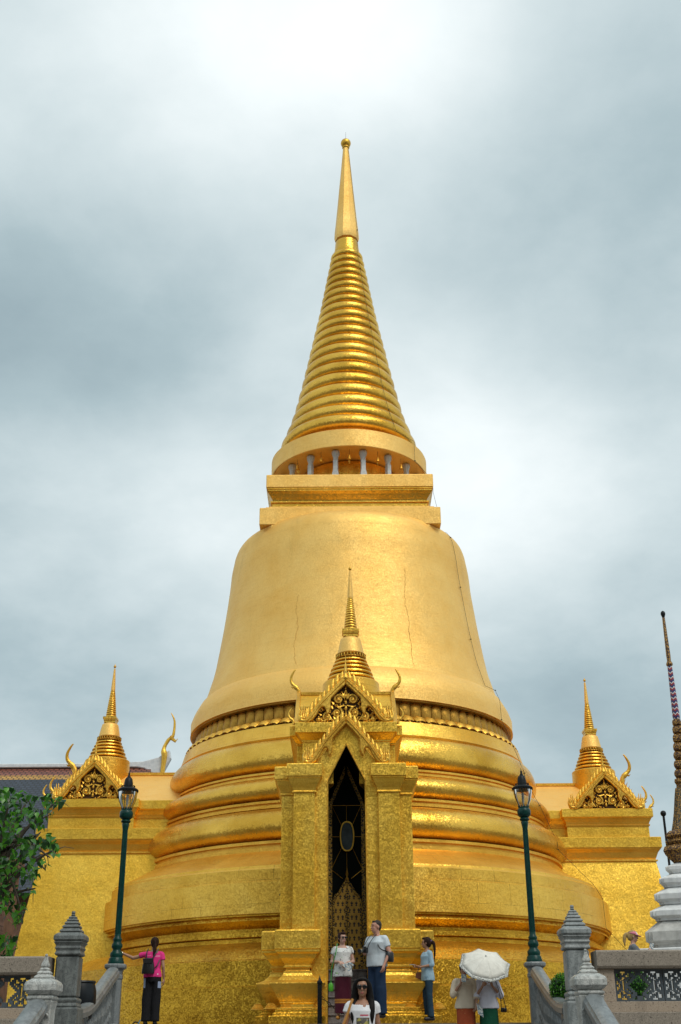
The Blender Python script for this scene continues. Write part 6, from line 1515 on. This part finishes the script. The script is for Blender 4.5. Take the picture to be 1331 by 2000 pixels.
MB().loft([(0, 0, 0, .06, .10), (0, 0, .04, .07, .115), (0, 0, .17, .068, .11), (0, 0, .20, .04, .09)], 14).build('bag_body', M['black_leather'], hb, True)
MB().tube(smoothpath([(-.02, .0, .19), (-.13, -.17, .25), (-.24, -.10, .44), (-.26, .02, .52)], 5), .011, 6, flat=.4).build('strap', M['black_leather'], hb, True)

VOX = 1.0
# --- woman at the front, long black hair
fu, fY = 708, 15.7
t, j, s, h, HR = person('smiling woman with long black hair, round sunglasses and white picture t-shirt, nearest the camera', fu, 1912, fY, 1.60, 0.05, dict(
    elR=(-.235, -.02, 1.10), wrR=(-.29, -.10, .88), elL=(.20, .04, 1.09), wrL=(.17, -.06, .86)), 'brown', .96, -.12, .06)
FW = t
sunglasses(t, s, h, HR, 1.12)
MB().cap(h(-.012, -.0915, -.060), h(.012, -.0915, -.060), .0022*s, .0022*s, 6).build('teeth', plain('white_teeth', (.75, .72, .68), .4, bmp=0), t)
wt = cloth('white_cotton_with_picture', (0.80, 0.80, 0.82), [(-.085, .075, -.3, 0, .98, 1.155, 'picture'), (-.04, .06, -.3, 0, 1.172, 1.19, (.55, .12, .16)), (.0, .08, -.3, 0, 1.180, 1.186, (.55, .12, .16))])
torso_cloth(t, j, s, 'white_shirt', wt, hem=.86, sleeve=.40, ease=1.06, sl_ease=1.1, neck=1.345, voxel=.008)
MB().loft([(0, -.052*s, 1.262*s, .012*s, .05*s), (0, -.055*s, 1.285*s, .045*s, .056*s), (0, -.045*s, 1.32*s, .078*s, .058*s), (0, -.03*s, 1.348*s, .10*s, .058*s)], 20).build('neckline_skin', SK['brown'], t, True)
trousers(t, j, s, cloth('dark_jeans', (0.03, 0.04, 0.07)))
shoes(t, j, s, M['black_leather'])
mb = MB(); hair_cap(mb, h, s, HR, front=.012); 
for q in (1, -1):
    mb.tube(smoothpath([h(q*.045, -.02, .09), h(q*.082, -.005, .03), h(q*.094, .0, -.06), h(q*.105, -.01, -.15), h(q*.115, -.055, -.24), h(q*.120, -.085, -.34), h(q*.125, -.09, -.42)], 3), [.030*s, .034*s, .036*s, .038*s, .040*s, .042*s, .044*s, .046*s, .046*s, .046*s, .046*s, .046*s, .044*s, .040*s, .036*s, .030*s, .022*s, .014*s, .008*s], 10, flat=.8)
mb.loft([(h(0, 0, 0).x, .07*s, h(0, 0, -.36).z, .12*s, .03*s), (h(0, 0, 0).x, .08*s, h(0, 0, -.2).z, .13*s, .045*s), (h(0, 0, 0).x, .06*s, h(0, 0, -.06).z, .10*s, .06*s), (h(0, 0, 0).x, .03*s, h(0, 0, .04).z, .08*s, .06*s)], 16)
remesh(mb, 'hair', HB, t, .008, 2, .004, 26)
mg = thing('shoulder_bag', 'mustard leather shoulder bag on the arm of the smiling front woman', 'bag', (FW.location.x-.26, fY-.10, FW.location.z+.74))
MB().loft([(0, 0, 0, .12, .06), (0, 0, .05, .16, .075), (.01, 0, .22, .14, .07), (.02, 0, .30, .10, .05), (.02, 0, .33, .06, .03)], 18).build('bag_body', M['mustard_leather'], mg, True)
MB().tube(smoothpath([(.0, 0, .30), (.06, .02, .42), (.11, .04, .56), (.14, .06, .63)], 5), .016, 6, flat=.5).build('strap', M['mustard_leather'], mg, True)
MB().cap((-.13, -.06, .26), (-.05, -.07, .285), .010, .010).build('clasp', M['steel'], mg, True)

VOX = 1.35
# --- woman in denim shirt
du, dY2 = 833, 26.6
t, j, s, h, HR = person('ponytailed woman in light denim shirt and dark jeans, looking at her phone', du, 1832, dY2, 1.62, -1.25, dict(
    elR=(-.20, -.02, 1.09), wrR=(-.10, -.20, 1.07), hdR=(.3, -.95, .0), pmR=(.6, 0, .6), curlR=.5, elL=(.205, .03, 1.09), wrL=(.12, -.20, 1.05), hdL=(-.3, -.95, .05), pmL=(-.5, 0, .8), curlL=.5), 'tan', .95, -.5, .05)
DW = t
eyes(t, s, h, HR)
torso_cloth(t, j, s, 'denim_shirt', cloth('light_blue_denim', (0.36, 0.52, 0.63), noise=[(7, .60, (.22, .34, .44))]), hem=.78, sleeve=1.25, ease=1.15, flare=.95, disp=.014)
trousers(t, j, s, cloth('dark_blue_jeans', (0.025, 0.055, 0.085), noise=[(5, .6, (.05, .10, .14))]), .98, wide=1.0)
shoes(t, j, s, M['black_leather'])
mb = MB(); hair_cap(mb, h, s, HR); mb.tube(smoothpath([h(0, .10, .03), h(0, .16, .0), h(0, .175, -.12), h(0, .16, -.28), h(0, .14, -.42)], 4), [.03*s, .034*s, .036*s, .036*s, .036*s, .035*s, .034*s, .032*s, .030*s, .028*s, .026*s, .024*s, .02*s, .016*s, .012*s, .008*s, .005*s], 10); remesh(mb, 'hair', HBR, t, .009, 2, .003, 30)
MB().ell(h(.02, .115, .035), (.022, .022, .022), 8, 6).build('hair_clip', plain('purple_hair_clip', (.22, .12, .28), .3), t)
Rd_ = Matrix.Rotation(-1.25, 3, 'Z')
def dloc(x, y, z): q = Rd_ @ V((x*s, y*s, z*s)); return (DW.location.x+q.x, DW.location.y+q.y, DW.location.z+q.z)
ph = thing('phone', 'pale phone held by the woman in the denim shirt', 'phone', dloc(.0, -.345, 1.10), -1.25)
MB().box(-.035, .035, -.065, .065, -.006, .004).build('phone_case', M['column'], ph, bevel=.004); MB().box(-.031, .031, -.06, .06, .0045, .006).build('screen', M['mirror'], ph)
sb = thing('crossbody_bag', 'brown leather crossbody bag at the hip of the woman in the denim shirt', 'bag', dloc(-.16, -.10, .74), -0.5)
MB().loft([(0, 0, 0, .075, .035), (0, 0, .03, .095, .045), (0, 0, .16, .09, .042), (0, 0, .21, .07, .03), (0, 0, .22, .05, .015)], 18).build('bag_body', M['brown_leather'], sb, True)
MB().prism([(-.085, .205), (.085, .205), (.095, .11), (0, .075), (-.095, .11)], -.055, -.046).build('flap', M['brown_leather'], sb, bevel=.006)
MB().tube(smoothpath([(.07, 0, .2), (.12, .03, .33), (.17, .07, .47)], 5), .010, 6, flat=.5).tube([(-.07, 0, .2), (-.05, .05, .33)], .01, 6).build('strap', M['brown_leather'], sb, True)

# --- two women under a white umbrella
uY = 23.9; ufoot = LZ
t, j, s, h, HR = person('woman in cream top and orange skirt under the left half of the white umbrella', 906, 1886, uY, 1.60, 0.0, dict(
    elR=(-.235, -.06, 1.10), wrR=(-.085, -.17, 1.30), hdR=(.1, -.2, 1), pmR=(.6, .3, 0), curlR=.9, elL=(.22, -.02, 1.09), wrL=(.20, -.13, .89), hdL=(-.2, -.5, -.9), pmL=(-1, 0, 0), curlL=.7), 'tan', 1.02, 0, .12, zfoot=ufoot)
U1 = t
eyes(t, s, h, HR)
torso_cloth(t, j, s, 'cream_top', cloth('cream_knit', (0.66, 0.55, 0.42)), hem=.85, sleeve=1.35, ease=1.16, sl_ease=1.3, flare=1.07)
skirt(t, s, cloth('orange_patterned_skirt', (0.40, 0.08, 0.03), [(None, None, None, None, .93, 1.1, (.24, .01, .012))], noise=[(30, .66, (.62, .42, .16))]), top=.99, hem=.12, r0=.145, r1=.18, hipr=.180)
shoes(t, j, s, M['black_leather'])
mb = MB(); hair_cap(mb, h, s, HR); remesh(mb, 'hair', HB, t, .01, 2)
t, j, s, h, HR = person('woman in white blouse and long green skirt under the right half of the umbrella', 950, 1888, uY+.02, 1.58, 0.0, dict(
    elR=(-.235, -.05, 1.08), wrR=(-.12, -.19, 1.25), hdR=(.45, -.2, .9), pmR=(.6, .3, 0), curlR=.9, elL=(.245, -.04, 1.10), wrL=(.08, -.15, 1.27), hdL=(-.3, -.1, 1), pmL=(-.6, -.3, 0), curlL=1.1), 'tan', 1.0, 0, .12, zfoot=ufoot)
U2 = t
eyes(t, s, h, HR)
torso_cloth(t, j, s, 'white_blouse', cloth('pale_lilac_white_blouse', (0.70, 0.69, 0.78)), hem=.86, sleeve=1.30, ease=1.17, sl_ease=1.38, flare=1.07)
skirt(t, s, cloth('dark_green_woven_skirt', (0.010, 0.085, 0.045), noise=[(60, .58, (.02, .13, .07))]), top=.99, hem=.12, r0=.145, r1=.19, hipr=.180)
shoes(t, j, s, M['black_leather'])
mb = MB(); hair_cap(mb, h, s, HR); remesh(mb, 'hair', HB, t, .01, 2)
hc_ = thing('hanging_camera', 'small black camera hanging at the right hip of the umbrella woman in green', 'camera', (U2.location.x+.27, uY-.10, U2.location.z+.80), .3)
MB().box(-.05, .05, -.03, .03, -.04, .035).tube([(0, -.03, 0), (0, -.07, -.005)], .028, 12).build('camera_body', M['black_leather'], hc_, bevel=.008)
MB().tube(smoothpath([(-.045, 0, .03), (-.055, .0, .2), (-.09, .03, .42), (-.13, .08, .56)], 4), .007, 5).tube(smoothpath([(.045, 0, .03), (.0, .0, .22), (-.06, .03, .42)], 4), .007, 5).build('strap', M['black_leather'], hc_)
lf = thing('booklet', 'booklet held low by the umbrella woman in the orange skirt', 'booklet', (U1.location.x+.245, uY-.20, U1.location.z+.80), .2)
MB().prism([(-.06, .11), (.05, .03), (.06, -.13), (-.04, -.07)], -.006, .006).build('cover', M['paper'], lf)
lf = thing('raised_leaflet', 'small blue and white leaflet raised by the umbrella woman in cream', 'leaflet', (U1.location.x-.03, uY-.26, U1.location.z+1.385*1.60/1.65), -.2)
MB().prism([(-.045, .08), (.045, .06), (.035, -.07), (-.05, -.06)], -.004, .004).build('sheet', M['paper'], lf)
um_c = P(947, 1885, uY-.28)
um = thing('umbrella', 'open white umbrella with black and white border tilted over two women', 'umbrella', um_c)
um.rotation_euler = (math.radians(40), math.radians(-2), math.radians(10))
Ru = 0.50; cd = 0.19
M['umb'] = cloth('white_umbrella_fabric', (0.82, 0.79, 0.71), rough=.6)
M['umb_edge'] = pattern_mat('black_white_border_print', (0.02, 0.025, 0.022), (0.62, 0.62, 0.58), 42, 0.30, 0.42)
def umz(r): return cd*(1-(r/Ru)**2.0)
for k in range(8):
    a0 = 2*math.pi*k/8; a1 = a0+math.pi/4
    for nm, mat, r0, r1, n in (('canopy_panel', 'umb', 0.0, .91, 7), ('border_print', 'umb_edge', .91, 1.0, 2)):
        mb = MB(); vs = []; m = 6
        for i in range(n+1):
            r = Ru*lerp(r0, r1, i/n)
            for q in range(m+1):
                f = q/m; p0 = V((r*math.cos(a0), r*math.sin(a0), 0)); p1 = V((r*math.cos(a1), r*math.sin(a1), 0)); p = p0.lerp(p1, f)
                sag = 4*f*(1-f); p.z = umz(r)-0.0-sag*0.018*(r/Ru); p.x *= 1-.02*sag; p.y *= 1-.02*sag; vs.append(p+V((0, 0, 0.0)))
        fs = [(i*(m+1)+q, (i+1)*(m+1)+q, (i+1)*(m+1)+q+1, i*(m+1)+q+1) for i in range(n) for q in range(m)]
        o = mb.add(vs, fs).build(nm, M[mat], um, True, 60); so = o.modifiers.new('thickness', 'SOLIDIFY'); so.thickness = .002
    MB().tube([(Ru*f*math.cos(a0), Ru*f*math.sin(a0), umz(Ru*f)-.006) for f in (.02, .3, .6, .85, 1.0)], .003, 5).build('rib', M['steel'], um)
MB().tube([(0, 0, cd-.01), (0, 0, -.42)], .006, 8).build('shaft', M['steel'], um); MB().lathe([(.012, cd), (.01, cd+.02), (.004, cd+.035)], 8).build('tip', M['column'], um)
MB().tube([(0, 0, -.42), (0, 0, -.52)], .014, 8).build('handle', M['black_leather'], um)

# --- girl with the pink cap behind the right parapet
gu, gY = 1235, 23.0
t, j, s, h, HR = person('girl with pink and white cap and blonde ponytail reading a leaflet behind the right parapet', gu, 1819, gY, ZV(1819, gY, gu)-TZ, 1.45, dict(
    elR=(-.19, -.05, 1.08), wrR=(-.10, -.27, 1.22), hdR=(.3, -.6, .7), pmR=(.7, .3, 0), curlR=.6, elL=(.19, -.05, 1.08), wrL=(.10, -.27, 1.22), hdL=(-.3, -.6, .7), pmL=(-.7, .3, 0), curlL=.6), 'fair', .93, 0.05, .22)
GW = t; eyes(t, s, h, HR)
torso_cloth(t, j, s, 'grey_shirt', cloth('grey_jersey', (0.17, 0.185, 0.20)), hem=.88, sleeve=.5)
trousers(t, j, s, cloth('blue_shorts', (.03, .05, .1))); shoes(t, j, s, M['black_leather'])
mb = MB(); hair_cap(mb, h, s, HR, front=.03); mb.tube(smoothpath([h(0, .10, .03), h(0, .16, .0), h(0, .165, -.10), h(0, .14, -.22)], 4), [.03*s, .036*s, .04*s, .042*s, .042*s, .04*s, .038*s, .036*s, .033*s, .03*s, .024*s, .016*s, .008*s], 10); remesh(mb, 'hair', HBL, t, .009, 2, .004, 30)
mb = MB()
n = 20; vs = []
for i in range(7):
    ph_ = math.pi/2*i/6
    for q in range(n):
        a = 2*math.pi*q/n; vs.append(h(.092*math.cos(a)*math.cos(ph_), .012+.104*math.sin(a)*math.cos(ph_), .042+.078*math.sin(ph_)))
fs = [(i*n+q, i*n+(q+1) % n, (i+1)*n+(q+1) % n, (i+1)*n+q) for i in range(6) for q in range(n)]
mi = [0]*len(fs)
mb.add(vs, fs)
pinkc = plain('pink_cap_cloth', (0.72, 0.22, 0.30), .8); whitec = plain('white_cap_cloth', (0.72, 0.68, 0.68), .8)
for k, f in enumerate(fs):
    a = 2*math.pi*((k % n)+.5)/n
    if -2.5 < (a-2*math.pi if a > math.pi else a) < -.65: mb.mi[k] = 1
cp_ = mb.build('cap', [pinkc, whitec], t, True, 80); so = cp_.modifiers.new('thickness', 'SOLIDIFY'); so.thickness = .004
vs = []; m = 9
for i in range(2):
    for q in range(m):
        a = math.radians(lerp(-160, -20, q/(m-1))); r = .094 if i == 0 else .094+.075*math.sin(math.pi*q/(m-1))**.6
        vs.append(h(r*math.cos(a)*(.95), .012+(r+.008)*math.sin(a), .045-(0.012 if i else 0)))
b2 = MB().add(vs, [(q, q+1, m+q+1, m+q) for q in range(m-1)]).build('brim', pinkc, cp_, True); so = b2.modifiers.new('thickness', 'SOLIDIFY'); so.thickness = .006
Rg = Matrix.Rotation(1.45, 3, 'Z'); q_ = Rg @ V((0, -.36*s, 1.30*s))
lf = thing('open_leaflet', 'open leaflet held up by the girl in the pink cap', 'leaflet', (GW.location.x+q_.x, GW.location.y+q_.y, GW.location.z+q_.z), 0.5)
MB().prism([(-.10, -.09), (.02, -.07), (.06, .10), (-.03, .11)], -.004, .004).build('sheet', M['paper'], lf)
def _finish():
    for o in list(bpy.data.objects):
        if o.name.startswith('_tmp'): bpy.data.objects.remove(o)
_finish()
